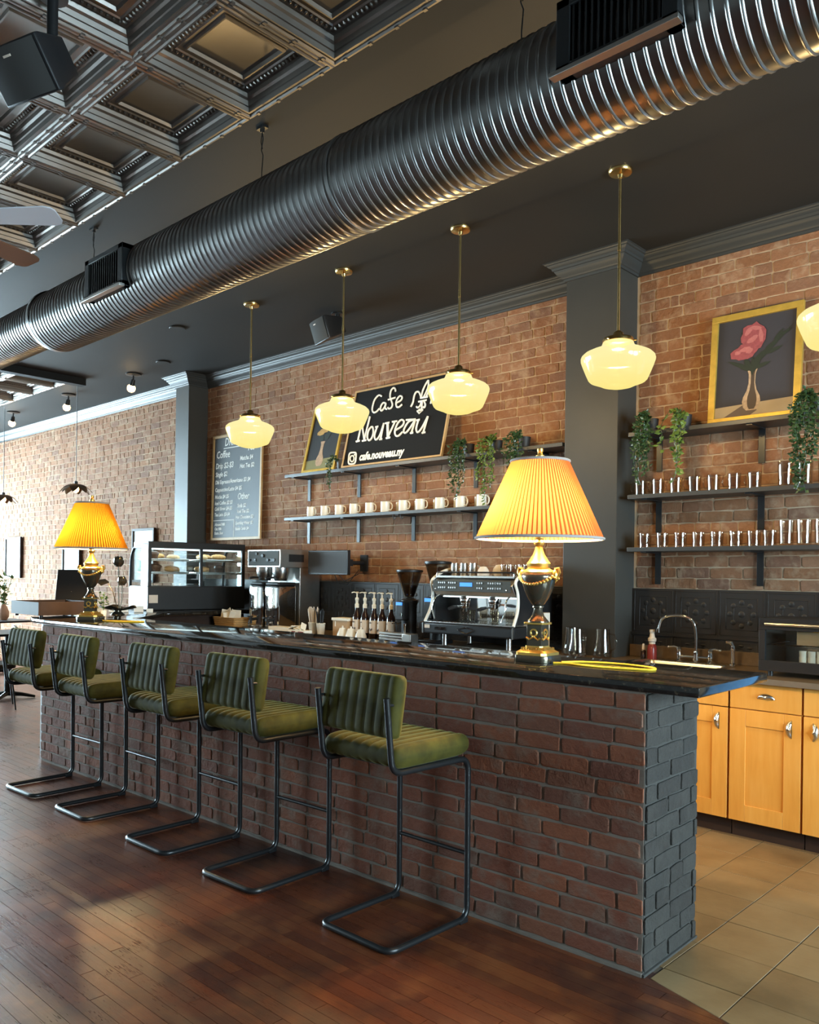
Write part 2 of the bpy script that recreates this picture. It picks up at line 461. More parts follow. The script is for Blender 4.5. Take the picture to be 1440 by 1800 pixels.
# floor slab, planks and tiles
fl = MB().b2(XF - .2, XN + .2, YF - .2, YB + .3, -.15, -.006).build('floor', M['subfloor'])
struct(fl, 'dark reddish worn strip wood floor with brown square tiles behind the bar', 'floor')
BOR = lambda y: -1.43 + (2.80 - y) / .30            # x of the wood / tile border
PW = .0553
pm = MB()
w, h = PW / 2 - .0009, .016
pm.box((0, 0, -h / 2), (1, 2 * w, h))
plank_me = pm.mesh('plank', ang=20); plank_me.materials.append(M['floor'])
planks = []
k = 0
while YF + k * PW < YB:
    y = YF + (k + .5) * PW; k += 1
    xe = XN if y < 1.25 else (BOR(y - .03) + .03 if y < 2.86 else -6.85)
    x = XF - rnd.random()
    while x < xe - .02:
        L = rnd.choice((.45, .6, .75, .9, 1.1, 1.3, 1.6)) * rnd.uniform(.9, 1.1); x1 = min(x + L, xe)
        if x1 > xe - .25: x1 = xe
        planks.append(((x + x1) / 2, y, rnd.uniform(-.0005, 0), x1 - x - .0022)); x = x1
vis = sorted([p for p in planks if in_view((p[0], p[1], 0), 60) and not (p[0] < -6.9 and p[1] > 4.2)], key=lambda p: p[0] ** 2 + p[1] ** 2)[:300]
vset = set(vis)
for p in vis:
    o = link('plank', plank_me, None, fl, (p[0], p[1], p[2])); o.scale = (p[3], 1, 1)
st = MB()
for p in planks:
    if p not in vset: st.add(pm.v, pm.f, Matrix.Translation(p[:3]) @ Matrix.Diagonal((p[3], 1, 1, 1)))
o = st.build('plank_field', M['floor'], fl, ang=20); o['kind'] = 'stuff'

def clip(poly, a, b, c):      # keep a*x + b*y >= c
    out = []
    for p, q in zip(poly, poly[1:] + poly[:1]):
        dp, dq = a * p[0] + b * p[1] - c, a * q[0] + b * q[1] - c
        if dp >= 0: out.append(p)
        if dp * dq < 0:
            t = dp / (dp - dq); out.append((p[0] + t * (q[0] - p[0]), p[1] + t * (q[1] - p[1])))
    return out
gr = MB().prism(clip([(-6.9, 1.0), (XN, 1.0), (XN, YB), (-6.9, YB)], .30, 1, -1.43 * .30 + 2.80), -.004, -.0015).build('tile_grout', M['grout'], fl)
TS = .2945; rest = MB()
for i in range(-19, 18):
    for j in range(-7, 9):
        x0, y0 = -1.405 + i * TS, 2.900 + j * TS
        q = clip([(x0 + .002, y0 + .002), (x0 + TS - .002, y0 + .002), (x0 + TS - .002, y0 + TS - .002), (x0 + .002, y0 + TS - .002)], .30, 1, -1.43 * .30 + 2.80)
        if len(q) < 3 or x0 > XN - .2 or y0 > YB or (x0 < -1.5 and y0 < 2.75): continue
        dz = rnd.uniform(0, .0012)
        if x0 > -2.4 and x0 < .4 and y0 < 4.8: MB().prism(q, -.0014, .0012 + dz).build('floor_tile', M['tile'], fl, bev=.0012, seg=1)
        else: rest.prism(q, -.0014, .0015)
o = rest.build('tile_field', M['tile'], fl); o['kind'] = 'stuff'

# ceiling with two sunk fields of pressed tin
TP = .6185
F1 = (-2.738 - 9 * .62, -2.738 + 6 * .62, 2.385 - 8 * TP, 2.385)
F2 = (-9.38 - 8 * .62, -9.38, 4.31 - 8 * TP, 4.31)
c = MB().b2(XF - .2, XN + .2, YF - .2, YB + .3, 3.80, 3.95)
for x0, x1, y0, y1 in [(XF, XN, F2[3], YB), (F2[1], XN, F1[3], F2[3]), (F2[1], F1[0], YF, F1[3]), (F1[1], XN, YF, F1[3]),
                       (F1[0], F1[1], YF, F1[2]), (XF, F2[0], YF, F2[3]), (F2[0], F2[1], YF, F2[2])]:
    c.b2(x0, x1, y0, y1, ZC, 3.81)
ce = c.build('ceiling', M['ceil'])
struct(ce, 'charcoal painted ceiling with a field of dark pressed tin coffers', 'ceiling')
tp = MB(); hx, hy = .31, TP / 2
prof = [(0, -.012), (.006, -.018), (.014, -.018), (.02, -.010), (.030, -.010), (.036, -.016), (.044, -.016), (.050, .004), (.056, .006), (.062, .026), (.072, .034), (.078, .050), (.086, .052),
        (.092, .050), (.120, .050), (.126, .044), (.132, .050), (.150, .052), (.156, .043), (.163, .043), (.170, .056), (.178, .058)]
vs = []; fs = []
for i, (d, z) in enumerate(prof):
    a, b = hx - d, hy - d
    vs += [(-a, -b, z), (a, -b, z), (a, b, z), (-a, b, z)]
    if i:
        p = (i - 1) * 4; q = i * 4
        fs += [(p + j, p + (j + 1) % 4, q + (j + 1) % 4, q + j) for j in range(4)]
n = len(vs); fs.append((n - 4, n - 3, n - 2, n - 1))
tp.add(vs, fs)
for sx, sy, ln, al in ((0, 1, hx, 0), (0, -1, hx, 0), (1, 0, hy, 1), (-1, 0, hy, 1)):
    off = .106; m = 15
    for i in range(m):
        t = (i - (m - 1) / 2) * (2 * (ln - off) / m)
        cx, cyy = (t, sy * (hy - off)) if not al else (sx * (hx - off), t)
        tp.ball((cx, cyy, .049), (.0075 if not al else .012, .012 if not al else .0075, .010), 6, 4)
    for i in range(4):     # small knots on the outer rib
        t = (i - 1.5) * (2 * ln / 4)
        cx, cyy = (t, sy * (hy - .010)) if not al else (sx * (hx - .010), t)
        tp.box((cx, cyy, -.018), (.018, .014, .008) if not al else (.014, .018, .008))
tin_me = tp.mesh('tin_panel', ang=25); tin_me.materials.append(M['tin'])
for (x0, x1, y0, y1) in (F1, F2):
    for i in range(round((x1 - x0) / .62)):
        for j in range(round((y1 - y0) / TP)):
            link('tin_panel', tin_me, None, ce, (x0 + (i + .5) * .62, y0 + (j + .5) * TP, ZC + .008))
o = MB().b2(-9.42, -9.30, .4, 4.36, 3.60, 3.69).build('trim_9', M['shadeblack'], bev=.004); struct(o)  # near side of the far coffers, black stands in for shade away from daylight
for sx in (-6.713, -7.914):
    o = MB().lathe([(0, 0), (.07, 0), (.075, .006), (.07, .012), (0, .014)], 24).build('ceiling_cover_plate', M['ceil'], None, (sx, 3.995 if sx > -7 else 4.546, ZC - .0135))
    tag(o, 'flat round cover plate on the dark ceiling, ' + ('between the duct and the farthest globe pendant' if sx > -7 else 'near the far column crown'), 'cover plate')

# brick walls: mortar slab, bricks proud of it
def brick_variant(sd):
    # brick face with an uneven worn outline, unit size in x and z
    r = random.Random(sd); j = lambda a: r.uniform(-a, a); b = MB()
    out = [(-.5, -.42), (-.46, -.5), (-.1, -.5), (.2, -.5), (.47, -.5), (.5, -.40), (.5, .42), (.45, .5), (.05, .5), (-.47, .5), (-.5, .40)]
    ring = [(x + j(.012), z + j(.045)) for x, z in out]; n = len(ring)
    vs = [(x, 0, z) for x, z in ring] + [(x + j(.003), -.0045, z + j(.01)) for x, z in ring] + [(x * .975 + j(.006), -.0065 + j(.0007), z * .90 + j(.02)) for x, z in ring]
    fs = [(i + k * n, (i + 1) % n + k * n, (i + 1) % n + k * n + n, i + k * n + n) for k in range(2) for i in range(n)] + [tuple(range(2 * n, 3 * n))]
    return b.add(vs, fs)
BV = [brick_variant(i) for i in range(8)]
def brick_set(mat):
    out = []
    for b in BV:
        me = b.mesh('brick'); me.shade_flat(); me.materials.append(mat); out.append(me)
    return out
WB = brick_set(M['brick'])
def bricks(parent, meshes, mat, x0, x1, z0, z1, y, ch, bl, pick, rot=None, jit=.0012, limit=300, jx=.010, jz=.008, hd=True):
    rows = int(round((z1 - z0) / ch)); lst = []
    for r in range(rows):
        zc = z0 + (r + .5) * ch; hdr = hd and (r % 7 == 5)
        x = x0 - (bl / 2 if r % 2 else 0) - rnd.uniform(0, .03)
        while x < x1 - .01:
            L = (bl / 2 if hdr else bl) * rnd.uniform(.95, 1.05)
            if rnd.random() < (.08 if hd else .03): L *= .55
            a, b = max(x, x0), min(x + L, x1); x += L
            if b - a < .03: continue
            lst.append(((a + b) / 2, zc + rnd.uniform(-.0012, .0012), b - a - jx, ch - jz, rnd.uniform(-jit, jit), rnd.randrange(8)))
    pos = (lambda q: (q[0], y + q[4], q[1])) if rot is None else (lambda q: (y - q[4], q[0], q[1]))
    mw = parent.matrix_basis
    key = lambda q: (mw @ Vector(pos(q)))
    sel = sorted([q for q in lst if pick(key(q))], key=lambda q: (key(q) - Vector((0, 0, 1.45))).length)[:limit]
    ss = set(sel); rz = 0 if rot is None else rot
    for q in sel:
        o = link('brick', meshes[q[5]], None, parent, pos(q), rz); o.scale = (q[2], 1, q[3])
    s = MB()
    for q in lst:
        if q not in ss:
            s.add(BV[q[5]].v, BV[q[5]].f, Matrix.Translation(pos(q)) @ Matrix.Rotation(rz, 4, 'Z') @ Matrix.Diagonal((q[2], 1, q[3], 1)))
    if s.v:
        o = s.build('brick_field', mat, parent); o.data.shade_flat(); o['kind'] = 'stuff'
for nm, x0, x1, z0, lab in (('wall_back_right', -2.80, XN, 1.385, 'orange brown brick wall behind the glass shelves and sink'),
                            ('wall_back_middle', -8.22, -3.24, 1.385, 'brick wall between the two dark columns'),
                            ('wall_back_left', XF, -8.46, 0.0, 'pale daylit brick wall beyond the far column')):
    wl = MB()
    if nm == 'wall_back_right':
        a, b, c, d = ADDED_DOOR
        for q in ((x0 - .1, a, 0, ZC), (b, x1 + .1, 0, ZC), (a, b, 0, c), (a, b, d, ZC)): wl.b2(q[0], q[1], YB + .002, YB + .25, q[2], q[3])
        x1 = a - .08
    else: wl.b2(x0 - .1, x1 + .1, YB + .002, YB + .25, 0, ZC)
    wl = wl.build(nm, M['mortar'])
    struct(wl, lab, 'wall')
    bricks(wl, WB, M['brick'], x0, x1, z0, 3.585, YB + .004, .0735, .222, lambda p: in_view(p, 10))

a, b, c, d = ADDED_DOOR
o = MB().b2(a, a + .06, YB - .01, YB + .06, c, d).b2(b - .06, b, YB - .01, YB + .06, c, d).b2(a + .06, b - .06, YB - .01, YB + .06, d - .06, d).b2(a + .06, b - .06, YB - .01, YB + .06, c, c + .1).build('added_door_1', M['black'], bev=.003)
struct(o, 'added unseen glazed door, tinted for the blue reflection on the bar end', 'door')
MB().b2(a + .05, b - .05, YB + .02, YB + .028, c + .05, d - .05).build('pane', M['tint'], o)
# columns
for nm, x0, x1, lab in (('column', -3.24, -2.82, 'dark painted square column between the brick bays, behind the large pleated lamp'),
                        ('column', -8.465, -8.19, 'dark painted square column at the far end, beside the drinks menu board')):
    o = MB().b2(x0, x1, 5.03, YB + .1, 0, ZC).build(nm, M['column'], bev=.004); struct(o, lab, 'column')

# crown moulding, swept with mitred corners
CP = [(0, -.122), (.012, -.122), (.016, -.108), (.024, -.104), (.030, -.092), (.050, -.078), (.062, -.062), (.066, -.052), (.074, -.050), (.080, -.036), (.098, -.024), (.102, -.016), (.112, -.014), (.118, -.006), (.126, -.004), (.126, 0), (0, 0)]
def sweep(mb, prof, path):
    # path in xy; profile grows to the right hand of the walking direction
    n = len(path); rows = []; P = [Vector(p) for p in path]; b0 = len(mb.v); vs = []; fs = []
    for i, p in enumerate(P):
        d0 = (P[i] - P[i - 1]).normalized() if i else (P[1] - P[0]).normalized()
        d1 = (P[i + 1] - P[i]).normalized() if i < n - 1 else d0
        n0 = Vector((d0.y, -d0.x)); n1 = Vector((d1.y, -d1.x)); m = (n0 + n1).normalized(); m = m / max(.3, m.dot(n0))
        rows.append(len(vs)); vs += [(p.x + m.x * o, p.y + m.y * o, z) for o, z in prof]
    k = len(prof)
    for a, b in zip(rows, rows[1:]): fs += [(a + j, a + (j + 1) % k, b + (j + 1) % k, b + j) for j in range(k)]
    fs += [tuple(range(rows[0], rows[0] + k)), tuple(range(rows[-1] + k - 1, rows[-1] - 1, -1))]
    mb.add(vs, fs); return mb
E_ = .001
for i, (path) in enumerate([[(-2.82, YB), (XN, YB)], [(-3.24, YB), (-3.24, 5.03), (-2.82, 5.03), (-2.82, YB)], [(-8.19, YB), (-3.24, YB)],
                            [(-8.465, YB), (-8.465, 5.03), (-8.19, 5.03), (-8.19, YB)], [(XF, YB), (-8.465, YB)]]):
    pr = [(o, ZC + z) for o, z in CP]
    o = sweep(MB(), pr, path).build('trim_%d' % (i + 1), M['crown'], ang=30)
    struct(o, ['dark crown moulding over the right brick bay', 'dark crown moulding wrapped round the nearer column', 'dark crown moulding over the middle brick bay',
               'dark crown moulding wrapped round the far column', 'crown moulding over the far brick wall'][i], 'moulding')

# black pressed-tin backsplash under the brick
sp = MB().b2(-8.19, ADDED_DOOR[0] - .05, 5.262, YB + .004, .918, 1.385).build('wall_backsplash', M['splash']); struct(sp, 'black pressed-tin backsplash above the back counter', 'backsplash')
spm = MB(); q = .15
spm.b2(-q, q, -.003, 0, -q, q)
for ring in (.138, .10, .05):
    pts = [(-ring, -.003, -ring), (ring, -.003, -ring), (ring, -.003, ring), (-ring, -.003, ring)]
    spm.tube(pts, .0028, 6, closed=True)
for a in range(8):
    t = a * PI / 4; spm.ball((.075 * math.cos(t), -.003, .075 * math.sin(t)), (.018, .004, .018), 8, 4)
spm.ball((0, -.003, 0), (.022, .005, .022), 8, 4)
spme = spm.mesh('splash_panel'); spme.materials.append(M['splash'])
for i in range(18):
    for j in range(2):
        x = -2.66 + i * .302 if i < 5 else -3.42 - (i - 5) * .302
        o = link('splash_panel', spme, None, sp, (x, 5.262, 1.232 if j == 0 else .995))
        if j: o.scale = (1, 1, .5)
o = MB().b2(-2.82, ADDED_DOOR[0] - .05, 5.250, 5.264, 1.066, 1.082).build('splash_rail', M['splash'], sp)

# walls the camera has its back to, with the shop windows that light the room
def holed(nm, x, th, wins, z0, z1):
    b = MB(); ys = [YF - .2] + [v for w in wins for v in w] + [YB + .3]
    for a, e in zip(ys[0::2], ys[1::2]): b.b2(x, x + th, a, e, 0, ZC + .1)
    for a, e in wins: b.b2(x, x + th, a, e, 0, z0); b.b2(x, x + th, a, e, z1, ZC + .1)
    return struct(b.build(nm, M['wallbits']), 'plain wall with shop windows out of view', 'wall')
holed('wall_far', XF - .2, .2, WIN_FAR, .5, 3.2)
holed('wall_near', XN, .2, WIN_NEAR, .9, 2.6)
struct(MB().b2(XF - .2, XN + .2, YF - .2, YF, 0, ZC + .1).build('wall_front', M['wallbits']), 'plain wall behind the viewer', 'wall')
wn = 0
for x, wins, z0, z1 in ((XF - .1, WIN_FAR, .5, 3.2), (XN + .1, WIN_NEAR, .9, 2.6)):
    for a, e in wins:
        wn += 1; b = MB()
        for yy in (a + .03, (a + e) / 2, e - .03): b.b2(x - .03, x + .03, yy - .03, yy + .03, z0, z1)
        for zz in (z0 + .03, z1 - .6, z1 - .03): b.b2(x - .03, x + .03, a, e, zz - .03, zz + .03)
        f = struct(b.build('window_%d' % wn, M['black']), 'shop window with dark frame', 'window')
        MB().b2(x - .003, x + .003, a + .03, e - .03, z0 + .03, z1 - .03).build('pane', M['pane'], f)

# ------------------------------------------------------------------ the brick bar and its granite top
BA = math.radians(1.2); BO = (-1.43, 2.78, 0)
def bar_w(x, y, z=0):   # bar-local to world
    return (BO[0] + x * math.cos(BA) - y * math.sin(BA), BO[1] + x * math.sin(BA) + y * math.cos(BA), z)
bar = empty('brick_bar', 'long low bar of dark red brick with a grey brick end', 'bar', BO, BA)
bpy.context.view_layer.update()
core = MB().b2(-4.95, -.002, .002, .455, 0, 1.036)
core.build('mortar_core', M['barmortar'], bar)
rt = MB().prism([(-4.952, .02), (-4.952, .455), (-5.55, 1.15), (-5.68, 2.42), (-6.25, 2.42), (-6.20, 1.15), (-5.2, .10)], 0, 1.036).build('bar_return', M['walnut'], None, BO, BA); tag(rt, 'dark return of the bar carrying the pastry case', 'bar')
BB = brick_set(M['barbrick']); BE = brick_set(M['barend'])
bricks(bar, BB, M['barbrick'], -4.96, .004, .012, 1.034, .004, .0681, .215, lambda p: True, jit=.0015, jx=.012, jz=.011, hd=False)
bricks(bar, BE, M['barend'], .0, .455, .012, 1.034, .0015, .0681, .215, lambda p: True, rot=PI / 2, jit=.0028, hd=False)
MB().b2(-4.9, .0, -.008, .01, 0, .012).build('mortar_base', M['barmortar'], bar)
MB().b2(-.01, .010, -.004, .465, 0, .010).build('mortar_base', M['endmortar'], bar)
MB().b2(-.012, .0005, .004, .4565, .0, 1.036).build('end_mortar', M['endmortar'], bar)
poly = [(.205, -.014), (.205, .665), (-4.75, .665), (-5.45, 1.35), (-5.55, 2.46), (-6.35, 2.46), (-6.32, 1.12)]
for i in range(7):
    t = i / 6; a = Vector((-6.32, 1.12)); b = Vector((-5.75, -.02)); e = Vector((-4.9, -.014)); p = a * (1 - t) ** 2 + b * 2 * t * (1 - t) + e * t * t; poly.append((p.x, p.y))
o = MB().prism(poly, 1.038, 1.075).build('bar_countertop', M['granite'], None, BO, BA, bev=.007, seg=3)
tag(o, 'polished black granite countertop along the brick bar', 'countertop')
# ------------------------------------------------------------------ spiral duct
def spiral(x0, x1, r, pitch, n=40):
    m = int((x1 - x0) / pitch); prof = [(0, 0), (.62, 0), (.68, .0030), (.75, .0050), (.82, .0050), (.89, .0030), (.95, 0)]
    vs = []; fs = []; rows = m * len(prof) + 1
    for i in range(rows):
        a, b = divmod(i, len(prof)); t, h = prof[b]
        for k in range(n):
            th = 2 * PI * k / n
            x = x0 + (a + t + k / n) * pitch
            vs.append((x, -(r + h) * math.cos(th), (r + h) * math.sin(th)))
    for i in range(rows - 1):
        for k in range(n):
            l = k + 1
            if l < n: fs.append((i * n + k, i * n + l, (i + 1) * n + l, (i + 1) * n + k))
            elif i + len(prof) + 1 < rows: fs.append((i * n + k, (i + len(prof)) * n, (i + len(prof) + 1) * n, (i + 1) * n + k))
    return MB().add(vs, fs)
duct = empty('spiral_duct', 'large ribbed grey metal air duct hung below the ceiling', 'duct', (0, 2.47, 3.17))
spiral(-5.74, 2.4, .199, .042).build('duct_run', M['duct'], duct, ang=12)
spiral(-15.2, -5.80, .160, .042, 32).build('duct_run', M['duct'], duct, (0, 0, .035), ang=12)
RX = Matrix.Rotation(PI / 2, 4, 'Y')
MB().lathe([(.164, -5.815), (.170, -5.80), (.203, -5.755), (.2065, -5.745), (.2065, -5.715), (.202, -5.712)], 40, M=RX).build('reducer', M['duct'], duct, (0, 0, .012))
for x in (-2.66, ):
    MB().lathe([(.2, x - .011), (.2075, x - .009), (.2075, x + .009), (.2, x + .011)], 40, M=RX).build('joint_band', M['duct'], duct)
MB().lathe([(0, 2.36), (.2, 2.36), (.2, 2.42), (0, 2.42)], 32, M=RX).build('end_cap', M['duct'], duct)
for x0, x1 in ((-1.50, -1.085), (-4.83, -4.37)):
    g = MB(); y0, z0, z1 = -.225, -.105, .135
    for a, b, c_, d in ((x0, x1, z1 - .03, z1), (x0, x1, z0, z0 + .03), (x0, x0 + .05, z0, z1), (x1 - .05, x1, z0, z1)): g.b2(a, b, y0, -.12, c_, d)
    rg = g.build('air_register', M['bmetal'], duct, bev=.003)
    rg['label'] = 'black louvred air register'
    MB().b2(x0 + .04, x1 - .04, -.175, -.17, z0 + .02, z1 - .02).build('back_plate', M['bplast'], rg)
    n = 14
    for i in range(n):
        x = x0 + .06 + (x1 - x0 - .12) * i / (n - 1)
        MB().b2(x - .003, x + .003, y0 + .006, y0 + .03, z0 + .03, z1 - .03).build('vane', M['bmetal'], rg)
    for i in range(7):
        z = z0 + .045 + i * .025
        MB().b2(x0 + .05, x1 - .05, y0 + .03, y0 + .036, z - .002, z + .002).build('louvre', M['bmetal'], rg)
    MB().b2(x0 - .012, x1 + .012, y0 - .022, y0 + .012, z0 - .010, z0 + .006).build('lip', M['brushed'], rg, bev=.002)
for i, (x, lab) in enumerate(((-1.80, 'top of the picture right of the tin ceiling'), (-3.38, 'beside the nearest tin coffers'), (-5.19, 'above the farther air register'))):
    h = empty('duct_hanger', 'thin wire duct hanger with ceiling hook, ' + lab, 'hanger', (x, 2.47, 3.376), 0, 'duct hangers')
    MB().box((0, 0, .298), (.06, .03, .012)).box((.0, 0, .285), (.016, .016, .02)).build('ceiling_hook', M['bmetal'], h)
    MB().tube([(0, 0, .28), (.008, 0, .24), (-.006, 0, .19), (.004, .004, .16), (0, 0, .08), (0, 0, -.006)], .0028, 6).tube([(0, 0, .28), (-.010, 0, .23), (.004, 0, .19)], .0022, 6).build('wire', M['bmetal'], h)

# ------------------------------------------------------------------ schoolhouse pendants
GP = [(0, -.252), (.05, -.248), (.085, -.239), (.108, -.228), (.130, -.220), (.148, -.213), (.158, -.203), (.172, -.172), (.190, -.128), (.199, -.102), (.200, -.090), (.196, -.078), (.180, -.063), (.150, -.049), (.115, -.036), (.094, -.026), (.086, -.012), (.081, .002)]
P0 = [(-2.275, 'globe pendant hanging in front of the nearer dark column'), (-3.41, 'globe pendant overlapping the right end of the lettered sign'),
      (-4.52, 'globe pendant overlapping the left end of the lettered sign'), (-5.655, 'globe pendant in front of the drinks menu board, farthest of the row'),
      (-1.135, 'globe pendant cut by the right edge of the picture')]
pend = None
for x, lab in P0:
    if pend is None:
        pend = empty('pendant_light', lab, 'pendant lamp', (x, 4.05, 2.74), 0, 'opal globe pendants on brass rods')
        MB().lathe(GP, 40).build('globe', M['globe'], pend, ang=60)
        MB().lathe([(.079, -.004), (.084, .0), (.084, .012), (.078, .022), (.050, .030), (.030, .036), (.026, .052), (.014, .062), (.0, .064)], 32).build('fitter', M['brass'], pend)
        MB().cyl((0, 0, .05), (0, 0, .93), .0075, n=12).cyl((0, 0, .50), (0, 0, .53), .0095, n=12).build('rod', M['brass'], pend)
        MB().lathe([(0, .895), (.012, .898), (.016, .915), (.060, .922), (.066, .930), (.066, .940), (0, .940)], 32).build('canopy', M['brass'], pend)
        t = MB()
        for a in range(3):
            an = a * 2.094 + .4; t.cyl((.082 * math.cos(an), .082 * math.sin(an), .006), (.097 * math.cos(an), .097 * math.sin(an), .006), .004, n=8)
        t.build('thumbscrew', M['brass'], pend)
        ld = bpy.data.lights.new('pendant_bulb', 'POINT'); ld.energy = PEND_W; ld.color = (1.0, .68, .29); ld.shadow_soft_size = .05
        lo = bpy.data.objects.new('pendant_bulb', ld); COL.objects.link(lo); lo.parent = pend; lo.location = (0, 0, -.11)
    else: dup(pend, (x, 4.05, 2.74), None, lab)

# ------------------------------------------------------------------ urn table lamps on the bar
def table_lamp(loc, rz, label, shade, power, col, rs):
    L = empty('table_lamp', label, 'lamp', loc, rz, 'gilt urn lamps with pleated shades')
    def sq(h, r): k = h * .25; return [(-h + k, -h), (h - k, -h), (h, -h + k), (h, h - k), (h - k, h), (-h + k, h), (-h, h - k), (-h, -h + k)]
    MB().prism(sq(.084, 0), 0, .033).build('base', M['bronze'], L, bev=.003)
    b = MB(); A = sq(.076, 0); B = sq(.043, 0)
    b.add([(x, y, .033) for x, y in A] + [(x, y, .044) for x, y in A] + [(x, y, .066) for x, y in B] + [(x, y, .072) for x, y in B],
          [(i + 8 * k, (i + 1) % 8 + 8 * k, (i + 1) % 8 + 8 * k + 8, i + 8 * k + 8) for k in range(3) for i in range(8)] + [tuple(range(24, 32))])
    for s in range(4):
        Ms = Matrix.Rotation(s * PI / 2, 4, 'Z')
        for i in range(9): b.box((-.044 + i * .011, -.0565, .0585), (.006, .004, .010), Ms @ Matrix.Translation((0, 0, 0)))
    b.build('stepped_foot', M['gold'], L)
    pl = MB().b2(-.036, .036, -.036, .036, .071, .166).build('plinth', M['bronze'], L, bev=.002)
    w = MB()
    for s in range(4):
        Ms = Matrix.Rotation(s * PI / 2, 4, 'Z'); t = MB()
        t.tube([(.015 * math.cos(a * PI / 8), -.038, .130 + .015 * math.sin(a * PI / 8)) for a in range(16)], .0042, 6, closed=True)
        t.tube([(-.032, -.038, .108), (-.022, -.040, .100), (-.010, -.040, .107), (0, -.040, .112), (.010, -.040, .107), (.022, -.040, .100), (.032, -.038, .108)], .0045, 6)
        t.ball((0, -.040, .114), .006, 8, 6)
        w.add(t.v, t.f, Ms)
    w.build('wreath', M['gold'], pl)
    MB().b2(-.046, .046, -.046, .046, .166, .176).build('plinth_cap', M['gold'], L, bev=.003)
    MB().lathe([(.048, .176), (.048, .182), (.040, .190), (.028, .205), (.021, .225), (.019, .238), (.026, .242), (.026, .248), (.018, .252)], 28).build('urn_foot', M['bronze'], L)
    MB().lathe([(.018, .250), (.030, .258), (.048, .285), (.062, .315), (.072, .350), (.0765, .375), (.077, .388), (.072, .394)], 36).build('urn', M['bronze'], L, ang=60)
    MB().lathe([(.072, .394), (.074, .400), (.066, .408), (.052, .413), (.048, .420), (.052, .428), (.054, .438), (.046, .446), (.040, .456), (.026, .478), (.018, .500), (.015, .512), (.022, .520), (.024, .532), (.018, .542), (.024, .552), (.022, .566), (0, .566)], 32).build('lid', M['gold'], L)
    g = MB()
    for s in (0, 1):                  # garland of leaves slung between two masks
        for i in range(17):
            a = -PI + s * PI + i * PI / 16; d = math.sin(i * PI / 16)
            r_ = .0785 - .012 * d * d; z = .386 - .040 * d
            g.ball((r_ * math.cos(a), r_ * math.sin(a), z), (.0095, .0095, .0085), 8, 6)
    g.build('garland', M['gold'], L)
    for s in (-1, 1):
        m = MB().ball((s * .083, 0, .388), (.014, .017, .024), 12, 8).tube([(s * .080, 0, .412), (s * .098, 0, .416), (s * .104, 0, .398), (s * .094, 0, .376)], [.006, .007, .006, .004], 8)
        m.ball((s * .090, -.012, .372), .008, 8, 6).ball((s * .090, .012, .372), .008, 8, 6)
        m.build('mask_handle', M['gold'], L)
    MB().cyl((0, 0, .566), (0, 0, .60), .014, n=14).build('socket', M['brass'], L)
    ca, sa = math.cos(math.radians(43) - rz), math.sin(math.radians(43) - rz)
    for q in (-1, 1):
        MB().cyl((0, 0, .595), (q * .08 * ca, q * .08 * sa, .610), .010, n=10).build('bulb_arm', M['brass'], L)
        MB().lathe([(0, .600), (.014, .604), (.026, .628), (.029, .648), (.022, .670), (0, .678)], 16, (q * .085 * ca, q * .085 * sa, 0)).build('bulb', M['lampbulb'], L)
        ld = bpy.data.lights.new('lamp_bulb', 'POINT'); ld.energy = power / 2; ld.color = col; ld.shadow_soft_size = .03
        lo = bpy.data.objects.new('lamp_bulb', ld); COL.objects.link(lo); lo.parent = L; lo.location = (q * .085 * ca, q * .085 * sa, .643)
    MB().tube([(.02, 0, .57), (.062, 0, .62), (.070, 0, .70), (.050, 0, .82), (0, 0, .885), (-.050, 0, .82), (-.070, 0, .70), (-.062, 0, .62), (-.02, 0, .57)], .0028, 6).build('harp', M['brass'], L)
    z0, z1, r0, r1 = .548, .892, rs, rs * .452
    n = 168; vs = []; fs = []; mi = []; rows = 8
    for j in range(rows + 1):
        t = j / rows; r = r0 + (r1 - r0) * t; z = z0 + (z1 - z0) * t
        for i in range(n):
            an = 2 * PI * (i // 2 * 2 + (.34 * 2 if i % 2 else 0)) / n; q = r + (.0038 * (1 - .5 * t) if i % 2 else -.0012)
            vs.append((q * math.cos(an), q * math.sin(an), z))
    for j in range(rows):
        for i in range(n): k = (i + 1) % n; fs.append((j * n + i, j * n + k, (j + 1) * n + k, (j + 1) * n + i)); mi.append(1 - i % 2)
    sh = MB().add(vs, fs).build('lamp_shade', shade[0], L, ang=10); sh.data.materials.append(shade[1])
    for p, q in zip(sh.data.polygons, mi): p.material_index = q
    for nm, r, z in (('lower_trim', r0, z0), ('upper_trim', r1, z1)):
        MB().tube([((r + .002) * math.cos(2 * PI * i / 64), (r + .002) * math.sin(2 * PI * i / 64), z) for i in range(64)], .0065, 8, closed=True).build(nm, M['trimgrey'], sh)
    sp_ = MB()
    for i in range(3):
        a = i * 2.094; sp_.cyl((0, 0, z1), (r1 * math.cos(a), r1 * math.sin(a), z1), .002, n=6)
    sp_.build('shade_spider', M['brass'], sh)
    MB().lathe([(.010, .885), (.014, .892), (.014, .902), (.019, .906), (.019, .918), (.012, .922), (.010, .930), (.013, .936), (.013, .948), (.006, .952), (0, .953)], 20).build('finial', M['gold'], L)
    return L
table_lamp((-2.104, 3.071, 1.075), math.radians(6), 'large table lamp with peach pleated shade and gilt urn, near end of the bar', (M['shadeA'], M['foldA']), 175, (1, .70, .36), .280)
table_lamp((-6.06, 2.90, 1.075), math.radians(40), 'table lamp with amber pleated shade and gilt urn, far end of the bar', (M['shadeB'], M['foldB']), 95, (1, .70, .34), .262)
